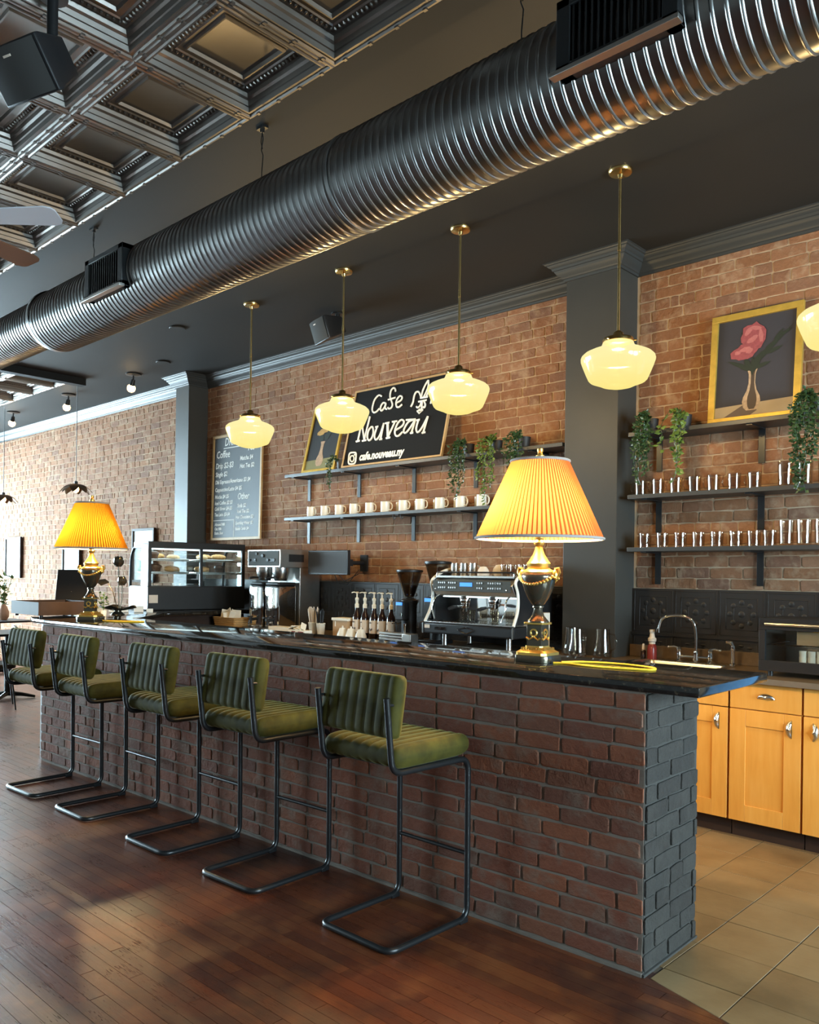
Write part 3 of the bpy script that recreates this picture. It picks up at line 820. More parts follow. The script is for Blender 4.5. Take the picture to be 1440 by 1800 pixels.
for bp, lab, pts in (((-1.98, 3.07), 'yellow lamp cord looped on the granite beside the near lamp', [(-.01, .02), (.05, .11), (.20, .16), (.36, .13), (.40, .06), (.34, .02), (.18, -.02), (.03, -.01), (-.02, -.03)]),
                     ((-5.90, 2.96), 'yellow lamp cord looped on the granite beside the far lamp', [(-.02, 0), (.08, .05), (.22, .16), (.26, .12), (.18, .02), (.05, -.03), (-.02, -.03)])):
    cv = [Vector((x, y, .005)) for x, y in pts]; out = []
    for i in range(len(cv) - 1):
        p0, p1, p2, p3 = cv[max(0, i - 1)], cv[i], cv[i + 1], cv[min(len(cv) - 1, i + 2)]
        for s in range(6):
            t = s / 6; out.append(.5 * ((2 * p1) + (p2 - p0) * t + (2 * p0 - 5 * p1 + 4 * p2 - p3) * t * t + (3 * p1 - p0 - 3 * p2 + p3) * t ** 3))
    out.append(cv[-1])
    tag(MB().tube(out, .0048, 8).build('lamp_cord', M['yellow'], None, (bp[0], bp[1], 1.0752)), lab, 'cord')

# ------------------------------------------------------------------ cantilever bar stools
def cushion(w, h, t, n, edge=.028):
    # channel-stitched pad: width w along x, depth h along y, thickness t along z
    us = []; per = 6
    for i in range(n):
        for j in range(per): us.append((i + j / per) / n)
    us.append(1.0); vs = []; fs = []; K = 28
    for u in us:
        x = (u - .5) * w; e = min(u, 1 - u) * w
        k = 1.0 if e >= edge else math.sqrt(max(0, 1 - ((edge - e) / edge) ** 2))
        ch = abs(math.sin(PI * (u * n))) ** .55; tt = t * (.84 + .16 * ch)
        hh, th = h - (1 - k) * edge * 1.6, tt * (.25 + .75 * k)
        for q in range(K):
            a = 2 * PI * q / K; c_, s_ = math.cos(a), math.sin(a)
            ey, ez = 2 / 9.0, 2 / 2.6
            vs.append((x, math.copysign(abs(c_) ** ey, c_) * hh / 2, math.copysign(abs(s_) ** ez, s_) * th / 2))
    m = len(us)
    for i in range(m - 1):
        for q in range(K): r = (q + 1) % K; fs.append((i * K + q, i * K + r, (i + 1) * K + r, (i + 1) * K + q))
    fs += [tuple(range(K - 1, -1, -1)), tuple((m - 1) * K + q for q in range(K))]
    return MB().add(vs, fs)
def make_stool(loc, rz, label):
    s = empty('bar_stool', label, 'stool', loc, rz, 'green velvet cantilever stools along the bar')
    c_ = cushion(.43, .45, .095, 8); c_.build('seat', M['velvet'], s, (0, .0, .750), ang=50)
    b = cushion(.43, .245, .070, 8)
    T = Matrix.Translation((0, -.205, .945)) @ Matrix.Rotation(math.radians(-9), 4, 'X') @ Matrix.Rotation(PI / 2, 4, 'X')
    MB().add(b.v, b.f, T).build('backrest', M['velvet'], s, ang=50)
    X = .198
    half = fillet([(X, -.268, .985), (X, -.250, .84), (X, -.232, .692), (X, .225, .688), (X, .232, .014), (X, -.235, .014)], .055, 6)
    path = half + [Vector((-p.x, p.y, p.z)) for p in reversed(half)]
    k = len(half); a, b_ = path[k - 1], path[k]
    # round the two floor corners
    mid = fillet([half[-2], (X, -.235, .014), (-X, -.235, .014), (-half[-2].x, half[-2].y, half[-2].z)], .05, 6)
    path = half[:-1] + mid[1:-1] + [Vector((-p.x, p.y, p.z)) for p in reversed(half[:-1])]
    MB().tube(path, .0128, 12).build('frame', M['bmetal'], s, ang=60)
    MB().cyl((-X, .228, .285), (X, .228, .285), .0085, n=12).build('footrest', M['bmetal'], s)
    for sx in (-1, 1):
        MB().box((sx * X, .200, .010), (.026, .05, .020)).build('glide', M['bplast'], s, bev=.003)
        MB().cyl((sx * X, -.262, .96), (sx * X, -.228, .955), .006, n=8).build('bolt', M['bmetal'], s)
        MB().cyl((sx * X, -.250, .88), (sx * X, -.215, .88), .006, n=8).build('bolt', M['bmetal'], s)
    MB().b2(-.19, .19, -.17, .17, .698, .712).build('seat_board', M['bplast'], s)
    return s
SP = [(-2.39, 'nearest green velvet bar stool, yellow lamp light on seat and back edge'), (-3.25, 'second green velvet bar stool from the near end of the bar'),
      (-3.975, 'middle one of the five green velvet bar stools'), (-4.815, 'fourth green velvet bar stool from the near end of the bar'),
      (-5.53, 'farthest green velvet bar stool, at the left end of the brick bar')]
st0 = None
for i, (x, lab) in enumerate(SP):
    y = 2.475 + (x + 2.39) * math.tan(BA); rz = BA + math.radians((-1.0, 1.2, 0, -.6, 1.5)[i])
    if st0 is None: st0 = make_stool((x, y, .0005), rz, lab)
    else: dup(st0, (x, y, .0005), rz, lab)
# ------------------------------------------------------------------ wall shelves
def shelf(x0, x1, z, brackets, label):
    s = empty('wall_shelf', label, 'shelf', (x0, 5.03, z), 0, 'black shelves on the brick wall')
    MB().b2(0, x1 - x0, 0, .235, -.028, 0).build('board', M['black'], s, bev=.002)
    for x in brackets:
        MB().b2(x - x0 - .02, x - x0 + .02, .02, .238, -.036, -.028).b2(x - x0 - .02, x - x0 + .02, .228, .238, -.245, -.028).build('bracket', M['bmetal'], s, bev=.001)
    return s
LB = [-6.34, -5.62, -4.92, -4.23, -3.55]
shelf(-6.44, -3.26, 2.42, LB, 'black wall shelf under the lettered sign')
shelf(-6.44, -3.26, 2.0, LB, 'black wall shelf lined with white mugs')
RB = [-2.63, -1.945, -1.26]
shelf(-2.74, -1.12, 2.43, RB, 'black wall shelf under the framed rose painting')
shelf(-2.74, -1.12, 2.012, RB, 'black wall shelf of glass mugs, middle of the three by the sink')
shelf(-2.74, -1.12, 1.66, RB, 'black wall shelf of tumblers, lowest of the three by the sink')
hk = empty('cup_hooks', 'pair of small hooks under the mug shelf', 'hook', (-4.975, 5.06, 1.971))
for x in (0, .09): MB().tube([(x, 0, .0), (x, 0, -.02), (x + .014, 0, -.038), (x + .028, 0, -.03), (x + .03, 0, -.018)], .003, 6).build('hook', M['bmetal'], hk)

# ------------------------------------------------------------------ white mugs
def mug(loc, rz, label, grp):
    m = empty('mug', label, 'mug', loc, rz, grp)
    MB().lathe([(0, 0), (.038, 0), (.041, .004), (.041, .092), (.038, .092), (.037, .008), (0, .008)], 24).build('cup', M['white'], m)
    MB().tube([(.038, 0, .078), (.060, 0, .080), (.072, 0, .062), (.072, 0, .036), (.060, 0, .018), (.038, 0, .020)], .0055, 8).build('handle', M['white'], m, ang=60)
    return m
mugx = [-6.10, -5.90, -5.70, -5.50, -5.295, -5.10, -4.88, -4.685, -4.465, -4.245, -4.03]
nth = ['first', 'second', 'third', 'fourth', 'fifth', 'sixth', 'seventh', 'eighth', 'ninth', 'tenth', 'eleventh']
m0 = None
for i, x in enumerate(mugx):
    lab = 'white mug in the front row of the mug shelf, %s from the left' % nth[i]
    rz = math.radians(8 + rnd.uniform(-14, 14))
    if m0 is None: m0 = mug((x, 5.09, 2.0), rz, lab, 'white mugs on the shelf')
    else: dup(m0, (x, 5.09, 2.0), rz, lab)
for i, x in enumerate([-6.02, -5.02, -4.80, -4.585, -4.36, -4.14, -3.93]):
    dup(m0, (x, 5.20, 2.0), rnd.uniform(-.5, .8), 'white mug in the back row of the mug shelf, %s from the left' % nth[i])

# ------------------------------------------------------------------ glasses
def tumbler(h, r, loc, lab, cat, grp, handle=False):
    g = empty('glass_mug' if handle else 'tumbler', lab, cat, loc, 0, grp)
    b = MB(); n = 24; rows = [(0, .88, 0), (.006, .9, 0), (.10, .93, 1), (.55, .97, 1), (.62, .985, 0), (1, 1, 0)]
    vs = []; fs = []
    for t, k, fl_ in rows:
        for i in range(n):
            rr = r * k * (1 - (.05 if (fl_ and i % 2) else 0)); vs.append((rr * math.cos(2 * PI * i / n), rr * math.sin(2 * PI * i / n), h * t))
    for t, k, _ in ((1, .93, 0), (.5, .90, 0), (.09, .84, 0)):
        for i in range(n): vs.append((r * k * math.cos(2 * PI * i / n), r * k * math.sin(2 * PI * i / n), h * t))
    m = len(vs) // n
    for j in range(m - 1):
        for i in range(n): k = (i + 1) % n; fs.append((j * n + i, j * n + k, (j + 1) * n + k, (j + 1) * n + i))
    fs += [tuple(range(n - 1, -1, -1)), tuple((m - 1) * n + i for i in range(n))]
    b.add(vs, fs).build('bowl', M['glass'], g, ang=50)
    if handle: MB().tube([(-r * .95, 0, h * .85), (-r * 1.55, 0, h * .85), (-r * 1.75, 0, h * .5), (-r * 1.5, 0, h * .18), (-r * .93, 0, h * .18)], .005, 8).build('handle', M['glass'], g, ang=60)
    return g
g0 = None
for i, x in enumerate([-2.68, -2.555, -2.43, -2.305, -2.18, -2.05, -1.925]):
    lab = 'glass mug with handle on the middle glass shelf, %s from the left' % nth[i]
    if g0 is None: g0 = tumbler(.100, .041, (x, 5.10, 2.012), lab, 'glass', 'glass mugs on the middle shelf', True)
    else: dup(g0, (x, 5.10, 2.012), rnd.uniform(-.3, .3), lab)
t0 = None
for i, x in enumerate([-1.745, -1.635, -1.52, -1.40]):
    lab = 'tall tumbler on the middle glass shelf, %s from the left' % nth[i]
    if t0 is None: t0 = tumbler(.148, .044, (x, 5.10, 2.012), lab, 'glass', 'tall tumblers')
    else: dup(t0, (x, 5.10, 2.012), rnd.uniform(-.3, .3), lab)
s0 = None
for i, x in enumerate([-2.645, -2.52, -2.395, -2.275, -2.155, -2.035, -1.925, -1.83]):
    lab = 'short tumbler on the lowest glass shelf, %s from the left' % nth[i]
    if s0 is None: s0 = tumbler(.092, .042, (x, 5.10, 1.66), lab, 'glass', 'short tumblers on the lowest shelf')
    else: dup(s0, (x, 5.10, 1.66), rnd.uniform(-.3, .3), lab)
for i, x in enumerate([-1.735, -1.635, -1.535, -1.43]):
    dup(t0, (x, 5.10, 1.66), rnd.uniform(-.3, .3), 'tall tumbler on the lowest glass shelf, %s from the left' % nth[i])

# ------------------------------------------------------------------ trailing plants
def leaf(mb, p, d, up, L, Wd):
    d = d.normalized(); s = d.cross(up)
    s = s.normalized() if s.length > 1e-4 else d.orthogonal().normalized()
    nn = s.cross(d)
    mb.add([p, p + d * L * .45 + s * Wd - nn * Wd * .25, p + d * L, p + d * L * .45 - s * Wd - nn * Wd * .25, p + d * L * .5 + nn * Wd * .15], [(0, 1, 4), (1, 2, 4), (2, 3, 4), (3, 0, 4)])
def trailing(x, z, width, drop, n, mat, label, sd, ll=.030, potr=.048, y=5.085):
    r = random.Random(sd); t = empty('trailing_plant', label, 'plant', (x, y, z), 0, 'trailing plants on the shelves')
    MB().lathe([(0, 0), (potr * .8, 0), (potr, .085), (potr * .92, .085), (potr * .9, .07), (0, .07)], 20).build('pot', M['soil'], t, (.018, .02, 0))
    st_ = MB(); lf = MB()
    for i in range(n):
        a = r.uniform(PI * .9, PI * 2.1); px = r.uniform(-1, 1) * width * .5; ln = drop * (r.uniform(.35, 1.0) if r.random() < .8 else 1.0) * (1 - .35 * abs(px) / (width * .5))
        P_ = [Vector((.01, .0, .075)), Vector((px * .5, -.045 + .02 * math.sin(a), .115 + r.uniform(-.02, .02))), Vector((px * .9, -.085 - r.uniform(0, .035), .05))]
        k = max(2, int(ln / .05))
        for q in range(1, k + 1): P_.append(Vector((px + r.uniform(-.014, .014), -.085 - r.uniform(0, .03), .05 - ln * q / k)))
        st_.tube(P_, .0016, 4)
        for A, B in zip(P_, P_[1:]):
            m = max(2, int((B - A).length / (ll * .42)))
            for q in range(m):
                p = A.lerp(B, (q + r.random()) / m); d = Vector((r.uniform(-1, 1), r.uniform(-1, .35), r.uniform(-.9, .35)))
                leaf(lf, p, d, Vector((r.uniform(-.4, .4), -1, .5)), ll * r.uniform(.7, 1.25), ll * r.uniform(.26, .40))
    st_.build('vine', M['leafA'], t)
    o = lf.build('foliage', mat, t, ang=80); o['kind'] = 'stuff'
    return t
trailing(-4.20, 2.42, .15, .42, 11, M['leafA'], 'dark trailing plant on the sign shelf, leftmost of the three by the large lamp', 1)
trailing(-3.92, 2.42, .15, .46, 11, M['leafB'], 'lighter trailing plant on the sign shelf, middle of the three by the large lamp', 2)
trailing(-3.66, 2.42, .17, .30, 11, M['leafA'], 'dark trailing plant on the sign shelf, close to the nearer column', 3)
trailing(-5.69, 2.42, .06, .33, 6, M['leafA'], 'small trailing plant between the leaning painting and the lettered sign', 4, .024, .036, y=5.055)
trailing(-2.63, 2.43, .17, .42, 14, M['leafA'], 'dense dark trailing plant at the left end of the rose painting shelf', 5)
trailing(-2.40, 2.43, .17, .44, 8, M['leafB'], 'bright green trailing plant left of the rose painting', 6, .044)
trailing(-1.60, 2.43, .17, .60, 16, M['leafA'], 'long dark trailing plant at the right edge, beside the rose painting', 7)

# ------------------------------------------------------------------ boards and pictures
def lean(name, label, cat, x0, y0, y1, z0, z1, w):
    # root whose local x runs along the board, local z up the slope, local -y faces the room
    o = empty(name, label, cat, (x0, y0, z0)); o.rotation_euler = (-math.atan2(y1 - y0, z1 - z0), 0, 0)
    return o, w, math.hypot(y1 - y0, z1 - z0)
def frame(root, w, h, fw, th, mat, mats=None):
    for nm, a, b, c_, d in (('frame_rail', 0, w, 0, fw), ('frame_rail', 0, w, h - fw, h), ('frame_stile', 0, fw, fw, h - fw), ('frame_stile', w - fw, w, fw, h - fw)):
        MB().b2(a, b, -th, 0, c_, d).build(nm, mat, root, bev=.0015)
def text(s, size, mat, parent, x, z, y, sx=1.0, shear=.12, bold=0.0, rot=0):
    cu = bpy.data.curves.new('lettering', 'FONT'); cu.body = s; cu.size = size; cu.shear = shear; cu.offset = bold; cu.resolution_u = 2
    cu.extrude = .0008
    ob = bpy.data.objects.new('lettering_tmp', cu); COL.objects.link(ob)
    dg = bpy.context.evaluated_depsgraph_get()
    me = bpy.data.meshes.new_from_object(ob.evaluated_get(dg)); bpy.data.objects.remove(ob)
    me.transform(Matrix.Rotation(PI / 2, 4, 'X') @ Matrix.Rotation(rot, 4, 'Z') @ Matrix.Diagonal((sx, 1, 1, 1)))
    me.materials.clear(); me.materials.append(mat)
    return link('lettering', me, None, parent, (x, y, z))

# drinks menu on the wall
mb_, w, h = lean('menu_board', 'tall framed chalkboard drinks menu beside the far column', 'chalkboard', -8.02, 5.245, 5.262, 1.815, 2.985, .925)
frame(mb_, w, h, .028, .022, M['oakframe'])
MB().b2(.02, w - .02, -.010, -.002, .02, h - .02).build('board', M['chalk'], mb_)
CH = M['chalkw']; Yt = -.0115
for s, u, v, sz in (('DRINKS', .24, .105, .125), ('Coffee', .07, .215, .115), ('Tea', .70, .18, .10), ('Drip $2-$3', .06, .315, .090), ('Matcha $4', .56, .262, .066), ('Hot Tea $2', .56, .335, .066),
                    ('Single $2', .06, .392, .075), ('Dbl Espresso/Americano $3 $4', .06, .462, .062), ('Cappuccino/Latte $4 $5', .06, .535, .062), ('Mocha $4 $5', .06, .602, .060),
                    ('Other', .53, .625, .10), ('Iced Coffee $2 $3', .06, .660, .056), ('Soda $2', .53, .700, .058), ('Cold Brew $4-$5', .06, .715, .056), ('Tea Latte $3-$4', .06, .770, .054),
                    ('Iced Tea $2', .53, .752, .054), ('Hot Chocolate $3', .50, .805, .052), ('Sparkling Water $2', .50, .858, .048), ('Italian Soda $4', .50, .910, .05),
                    ('Almond Milk', .07, .862, .046), ('Oat Milk', .07, .903, .046), ('Extra Shot', .07, .944, .046)):
    L = text(s, sz, CH, mb_, w * u, h * (1 - v), Yt, .84, .15, .0012)
    mx = .94 * w - w * u
    if L.dimensions.x > mx or max(p.co.x for p in L.data.vertices) > mx: L.scale.x = mx / max(p.co.x for p in L.data.vertices)
MB().b2(.22 * w, .72 * w, -.0125, -.010, h * .868, h * .876).b2(.04 * w, .47 * w, -.0125, -.010, h * .186, h * .192).b2(.465 * w, .475 * w, -.0125, -.010, h * .03, h * .192).build('chalk_line', CH, mb_)

# lettered sign leaning on the shelf
sg, w, h = lean('cafe_sign', 'wide black lettered sign with pale wood edge leaning on the top shelf', 'sign', -5.635, 5.066, 5.236, 2.4205, 3.15, 1.215)
frame(sg, w, h, .016, .024, M['oakframe'])
MB().b2(.012, w - .012, -.016, -.002, .012, h - .012).build('board', M['signblack'], sg)
def sk(x, y):        # hand-lettering sketch units to board units
    v = 0.0
    for _ in range(4):
        u = (x - (195 - 150 * v)) / (1230 + 35 * v); yt = 350 - 290 * u; yb = 1310 - 150 * u; v = (y - yt) / (yb - yt)
    return Vector((u * w, -.018, (1 - v) * h))
def smooth(pts, n=5):
    cv = [Vector(p) for p in pts]
    if len(cv) < 3: return cv
    out = []
    for i in range(len(cv) - 1):
        p0, p1, p2, p3 = cv[max(0, i - 1)], cv[i], cv[i + 1], cv[min(len(cv) - 1, i + 2)]
        for s in range(n):
            t = s / n; out.append(.5 * ((2 * p1) + (p2 - p0) * t + (2 * p0 - 5 * p1 + 4 * p2 - p3) * t * t + (3 * p1 - p0 - 3 * p2 + p3) * t ** 3))
    return out + [cv[-1]]
GL = {
 'letter_c': [[(545, 400), (520, 385), (490, 400), (455, 450), (435, 520), (432, 580), (455, 607), (490, 595), (525, 555)]],
 'letter_a': [[(605, 490), (575, 480), (545, 520), (540, 570), (560, 580), (590, 540), (605, 490)], [(605, 490), (600, 550), (625, 560)]],
 'letter_f': [[(722, 335), (712, 297), (690, 290), (662, 330), (655, 400), (672, 450), (690, 500), (680, 540), (650, 555), (635, 540)], [(632, 442), (725, 412)]],
 'letter_e': [[(740, 480), (795, 445), (806, 405), (782, 390), (748, 430), (735, 490), (748, 530), (780, 530), (812, 498)]],
 'letter_n': [[(235, 977), (285, 965)], [(258, 970), (300, 735)], [(298, 735), (345, 955)], [(318, 968), (372, 956)], [(345, 958), (405, 660)]],
 'letter_o': [[(430, 790), (395, 840), (385, 920), (410, 960), (445, 930), (462, 860), (450, 795), (430, 790)]],
 'letter_u': [[(488, 792), (520, 782)], [(508, 785), (480, 890), (492, 945), (522, 938), (558, 870), (592, 740)], [(592, 740), (560, 945)], [(548, 948), (580, 940)]],
 'letter_v': [[(612, 741), (662, 731)], [(637, 736), (650, 922)], [(652, 922), (735, 718)], [(700, 722), (760, 712)], [(632, 929), (682, 920)], [(645, 740), (660, 910)]],
 'letter_e_2': [[(745, 830), (830, 770), (845, 715), (815, 695), (770, 740), (740, 830), (748, 888), (785, 900), (835, 850)]],
 'letter_a_2': [[(872, 697), (985, 688)], [(975, 690), (905, 720), (862, 790), (850, 848), (880, 858), (930, 790), (985, 688)], [(985, 688), (945, 860)], [(932, 864), (965, 857)]],
 'letter_u_2': [[(1000, 702), (1035, 692)], [(1020, 697), (1000, 800), (1012, 850), (1042, 838), (1085, 760), (1130, 650)], [(1130, 650), (1085, 860)], [(1072, 864), (1110, 853)]],
 'fleur_de_lis': [[(920, 530), (945, 470), (955, 390), (975, 342), (1005, 335), (1025, 370), (1037, 410)], [(1042, 400), (1055, 320), (1085, 240), (1115, 185)], [(1115, 185), (1118, 260), (1100, 330), (1072, 400)],
                  [(1100, 395), (1125, 335), (1150, 310), (1170, 330), (1168, 400), (1155, 488)], [(1030, 414), (1118, 398)], [(1010, 462), (1105, 440)],
                  [(1045, 462), (1032, 515), (1005, 538), (988, 525)], [(1055, 460), (1052, 560)], [(1075, 455), (1092, 500), (1085, 535), (1065, 530)], [(1030, 560), (1003, 588), (1025, 612), (1058, 582), (1030, 560)], [(1000, 582), (1068, 565)]],
}
for nm, strokes in GL.items():
    b = MB()
    for s in strokes: b.tube([sk(*p) for p in s] if nm == 'fleur_de_lis' and len(s) == 5 and s[0] == s[-1] else [sk(*p) for p in [(q.x, q.y) for q in smooth([(a, c2, 0) for a, c2 in s])]], .0095 if 'letter' in nm and int(strokes[0][0][1]) > 600 else .0088, 6)
    b.build(nm.replace('_2', ''), CH, sg, ang=60)
b = MB(); cx, cyy = 194, 1186
ring = []
for i in range(24):
    a = 2 * PI * i / 24; c2, s2 = math.cos(a), math.sin(a)
    ring.append(sk(cx + 50 * math.copysign(abs(c2) ** .5, c2) - 4 * s2, cyy + 72 * math.copysign(abs(s2) ** .5, s2) - 6 * c2))
b.tube(ring, .0085, 6, closed=True)
b.tube([sk(cx - 3 + 27 * math.cos(2 * PI * i / 16), cyy + 5 + 38 * math.sin(2 * PI * i / 16)) for i in range(16)], .007, 6, closed=True)
b.ball(sk(224, 1142), .009, 8, 6); b.build('camera_icon', CH, sg)
p = sk(285, 1212)
L = text('cafe.nouveau.ny', .105, CH, sg, p.x, p.z, -.0175, .78, .05, .004)
mx = max(q.co.x for q in L.data.vertices); L.scale.x = (sk(862, 1130).x - p.x) / mx

# paintings
def flat(root, nm, mat, pts, y):
    o = MB().add([(x, y, z) for x, z in pts], [tuple(range(len(pts)))]); o.add([(x, y + .001, z) for x, z in pts], [tuple(range(len(pts) - 1, -1, -1))])
    return o.build(nm, mat, root)
def blob(cx, cz, rx, rz_, sd, n=18, amp=.12, tilt=0):
    r = random.Random(sd); out = []
    for i in range(n):
        a = 2 * PI * i / n; k = 1 + r.uniform(-amp, amp); x, z = rx * k * math.cos(a), rz_ * k * math.sin(a)
        out.append((cx + x * math.cos(tilt) - z * math.sin(tilt), cz + x * math.sin(tilt) + z * math.cos(tilt)))
    return out
def leafshape(x0, z0, x1, z1, wd):
    a = Vector((x0, z0)); b = Vector((x1, z1)); d = b - a; n = Vector((-d.y, d.x)).normalized() * wd
    return [tuple(a), tuple(a + d * .3 + n), tuple(a + d * .7 + n * .8), tuple(b), tuple(a + d * .7 - n * .8), tuple(a + d * .3 - n)]
def vase_shape(cx, z0, s):
    pr = [(.028, 0), (.047, .02), (.056, .055), (.050, .085), (.030, .125), (.020, .17), (.021, .225), (.033, .262)]
    return [(cx - r * s, z0 + z * s) for r, z in pr] + [(cx + r * s, z0 + z * s) for r, z in reversed(pr)]
def painting(label, x0, y0, y1, z0, z1, w, fw, bgm, topm, hz, kind, fm, th):
    pt, w, h = lean('framed_painting', label, 'painting', x0, y0, y1, z0, z1, w)
    frame(pt, w, h, fw, th, fm)
    MB().b2(fw * .8, w - fw * .8, -.010, -.001, fw * .8, h - fw * .8).build('canvas', bgm, pt)
    iw, ih = w - 2 * fw, h - 2 * fw; X = lambda u: fw + u * iw; Z = lambda v: fw + v * ih
    flat(pt, 'painted_table', topm, [(X(0), Z(0)), (X(1), Z(0)), (X(1), Z(hz + .015)), (X(0), Z(hz - .01))], -.0106)
    cx = X(.47); s = ih / .62
    if kind == 'rose':
        flat(pt, 'painted_shadow', M['shadowp'], [(X(.10), Z(.0)), (X(.40), Z(.13)), (X(.55), Z(.05)), (X(.45), Z(.0))], -.0110)
    flat(pt, 'painted_vase', M['vasep'], vase_shape(cx, Z(.055), s), -.0114)
    flat(pt, 'painted_vase_shade', M['darkp'] if kind == 'rose' else M['vasep'], [(cx + (a - cx) * .55 + .004, c2) for a, c2 in vase_shape(cx, Z(.065), s * .96)], -.0117)
    if kind == 'rose':
        for i, (a, b_, c2, d, wd) in enumerate(((.47, .48, .97, .87, .006), (.60, .62, .80, .74, .016), (.72, .70, .84, .83, .012), (.62, .60, .84, .66, .013), (.45, .50, .66, .66, .020), (.45, .47, .14, .585, .013),
                                                (.47, .46, .28, .52, .016), (.48, .47, .70, .52, .014), (.46, .42, .58, .62, .018), (.46, .44, .36, .60, .018), (.47, .40, .47, .60, .012), (.30, .86, .38, .80, .006), (.80, .76, .94, .82, .010))):
            flat(pt, 'painted_leaf', M['leafp'], leafshape(X(a), Z(b_), X(c2), Z(d), wd), -.0118 - i * .0001)
        flat(pt, 'painted_rose', M['pink'], blob(X(.36), Z(.655), .085, .050, 5, tilt=.15), -.0128)
        flat(pt, 'painted_rose', M['pink'], blob(X(.47), Z(.80), .080, .088, 9, tilt=.35), -.0130)
        for i, (u, v, a, b_, t) in enumerate(((.40, .86, .03, .016, .8), (.50, .88, .034, .014, -.3), (.56, .80, .014, .045, .1), (.45, .77, .036, .018, .5), (.36, .68, .036, .014, .2), (.27, .655, .020, .013, 0), (.42, .66, .022, .016, .6))):
            flat(pt, 'painted_petal', M['pinkl'], blob(X(u), Z(v), a, b_, i + 20, 12, .15, t), -.0134 - i * .0001)
    else:
        for i, (a, b_, c2, d, wd) in enumerate(((.5, .5, .78, .76, .035), (.48, .5, .30, .58, .03), (.5, .52, .66, .60, .035))):
            flat(pt, 'painted_leaf', M['leafp'], leafshape(X(a), Z(b_), X(c2), Z(d), wd), -.0118 - i * .0001)
        flat(pt, 'painted_rose', M['yellowp'], blob(X(.36), Z(.64), .060, .032, 5, tilt=.2), -.0128)
        flat(pt, 'painted_rose', M['yellowp'], blob(X(.50), Z(.72), .050, .056, 9, tilt=.3), -.0130)
        flat(pt, 'painted_petal', M['tabletop'], blob(X(.46), Z(.77), .026, .020, 3, tilt=.3), -.0134)
    return pt
painting('gilt framed painting of pink roses in a glass vase', -2.245, 5.165, 5.225, 2.4305, 3.135, .560, .040, M['canvas'], M['tabletop'], .125, 'rose', M['goldleaf'], .028)
painting('small leaning painting of a yellow flower in a vase on black', -6.215, 5.072, 5.225, 2.4205, 3.035, .47, .022, M['canvasb'], M['greentop'], .17, 'yellow', M['goldleaf'], .022)
# ------------------------------------------------------------------ back counter: cabinets, worktop, sink
def cup_pull(parent, x, z, vert):
    b = MB(); vs = []; fs = []; n = 10; m = 5
    for i in range(n + 1):
        a = PI * i / n
        for j in range(m + 1):
            t = PI / 2 * j / m; r = math.cos(t)
            vs.append((.046 * math.cos(a) * r, -.003 - .022 * math.sin(t) * (math.sin(a) ** .5 if 0 < i < n else .2), .030 * math.sin(a) * r))
    for i in range(n):
        for j in range(m): q = i * (m + 1) + j; fs.append((q, q + 1, q + m + 2, q + m + 1))
    T = Matrix.Translation((x, 0, z)) @ Matrix.Rotation(PI / 2 * vert, 4, 'Y')
    b.add(vs, fs, T)
    b.add([(-.048, -.0015, -.002), (.048, -.0015, -.002), (.048, -.0015, .004), (-.048, -.0015, .004)], [(0, 1, 2, 3)], T)
    return b.build('cup_pull', M['steel'], parent, ang=60)
def cabinet(x0, x1, side, label, top=.884):
    w = x1 - x0; c_ = empty('base_cabinet', label, 'cabinet', (x0, 4.64, 0), 0, 'maple cabinets under the back counter')
    MB().b2(.002, w - .002, .019, .60, .10, top).build('body', M['maple'], c_)
    MB().b2(.0, w, .065, .085, 0, .10).build('toe_kick', M['walnut'], c_)
    dr = MB().b2(.003, w - .003, 0, .018, .735, .878).build('drawer', M['maple'], c_, bev=.0015)
    cup_pull(dr, w * .52, .80, 0)
    z0, z1, s = .104, .729, .092
    d = MB().b2(s - .004, w - s + .004, .007, .016, z0 + s - .004, z1 - s + .004).build('door', M['maple'], c_)
    for nm, a, b_, e, f in (('stile', .003, s, z0, z1), ('stile', w - s, w - .003, z0, z1), ('rail', s, w - s, z0, z0 + s), ('rail', s, w - s, z1 - s, z1)):
        MB().b2(a + .0004, b_ - .0004, 0, .018, e + .0004, f - .0004).build(nm, M['maple'], d, bev=.0008, seg=1)
    cup_pull(d, (.052 if side < 0 else w - .052), .65, (1 if side < 0 else -1))
    return c_
cx = [(-1.876, -1.487, 1, 'maple cabinet with drawer and one door, middle one in view beside the bar end'), (-1.481, -1.092, -1, 'maple cabinet cut by the right picture edge'),
      (-2.280, -1.882, 1, 'maple cabinet half hidden behind the bar end'), (-2.684, -2.286, 1, 'maple cabinet under the sink, behind the bar'),
      ]
for a, b, s, lab in cx: cabinet(a, b, s, lab, .72 if a < -2 else .884)
c0 = None
for i in range(9):
    x = -3.30 - .40 * i - .40; lab = 'maple cabinet under the coffee counter, hidden behind the bar, %s from the column' % nth[i]
    if c0 is None: c0 = cabinet(x, x + .394, 1, lab)
    else: dup(c0, (x, 4.64, 0), None, lab)
wt = empty('back_worktop', 'brown speckled laminate worktop along the back wall', 'worktop', (0, 0, 0))
s_ = MB()
for x0, x1, y0, y1 in ((-7.00, -3.242, 4.60, 5.248), (-3.242, -2.818, 4.60, 5.028), (-2.818, -2.62, 4.60, 5.248), (-2.62, -2.04, 4.60, 4.76), (-2.62, -2.04, 5.09, 5.248), (-2.04, -1.08, 4.60, 5.248)):
    s_.b2(x0, x1, y0, y1, .885, .915)
s_.build('slab', M['laminate'], wt)
tag(MB().b2(-2.815, -1.08, 5.226, 5.246, .9155, .998).build('worktop_upstand', M['laminate'], None, bev=.003), 'low brown upstand strip behind the sink and toaster oven', 'upstand')
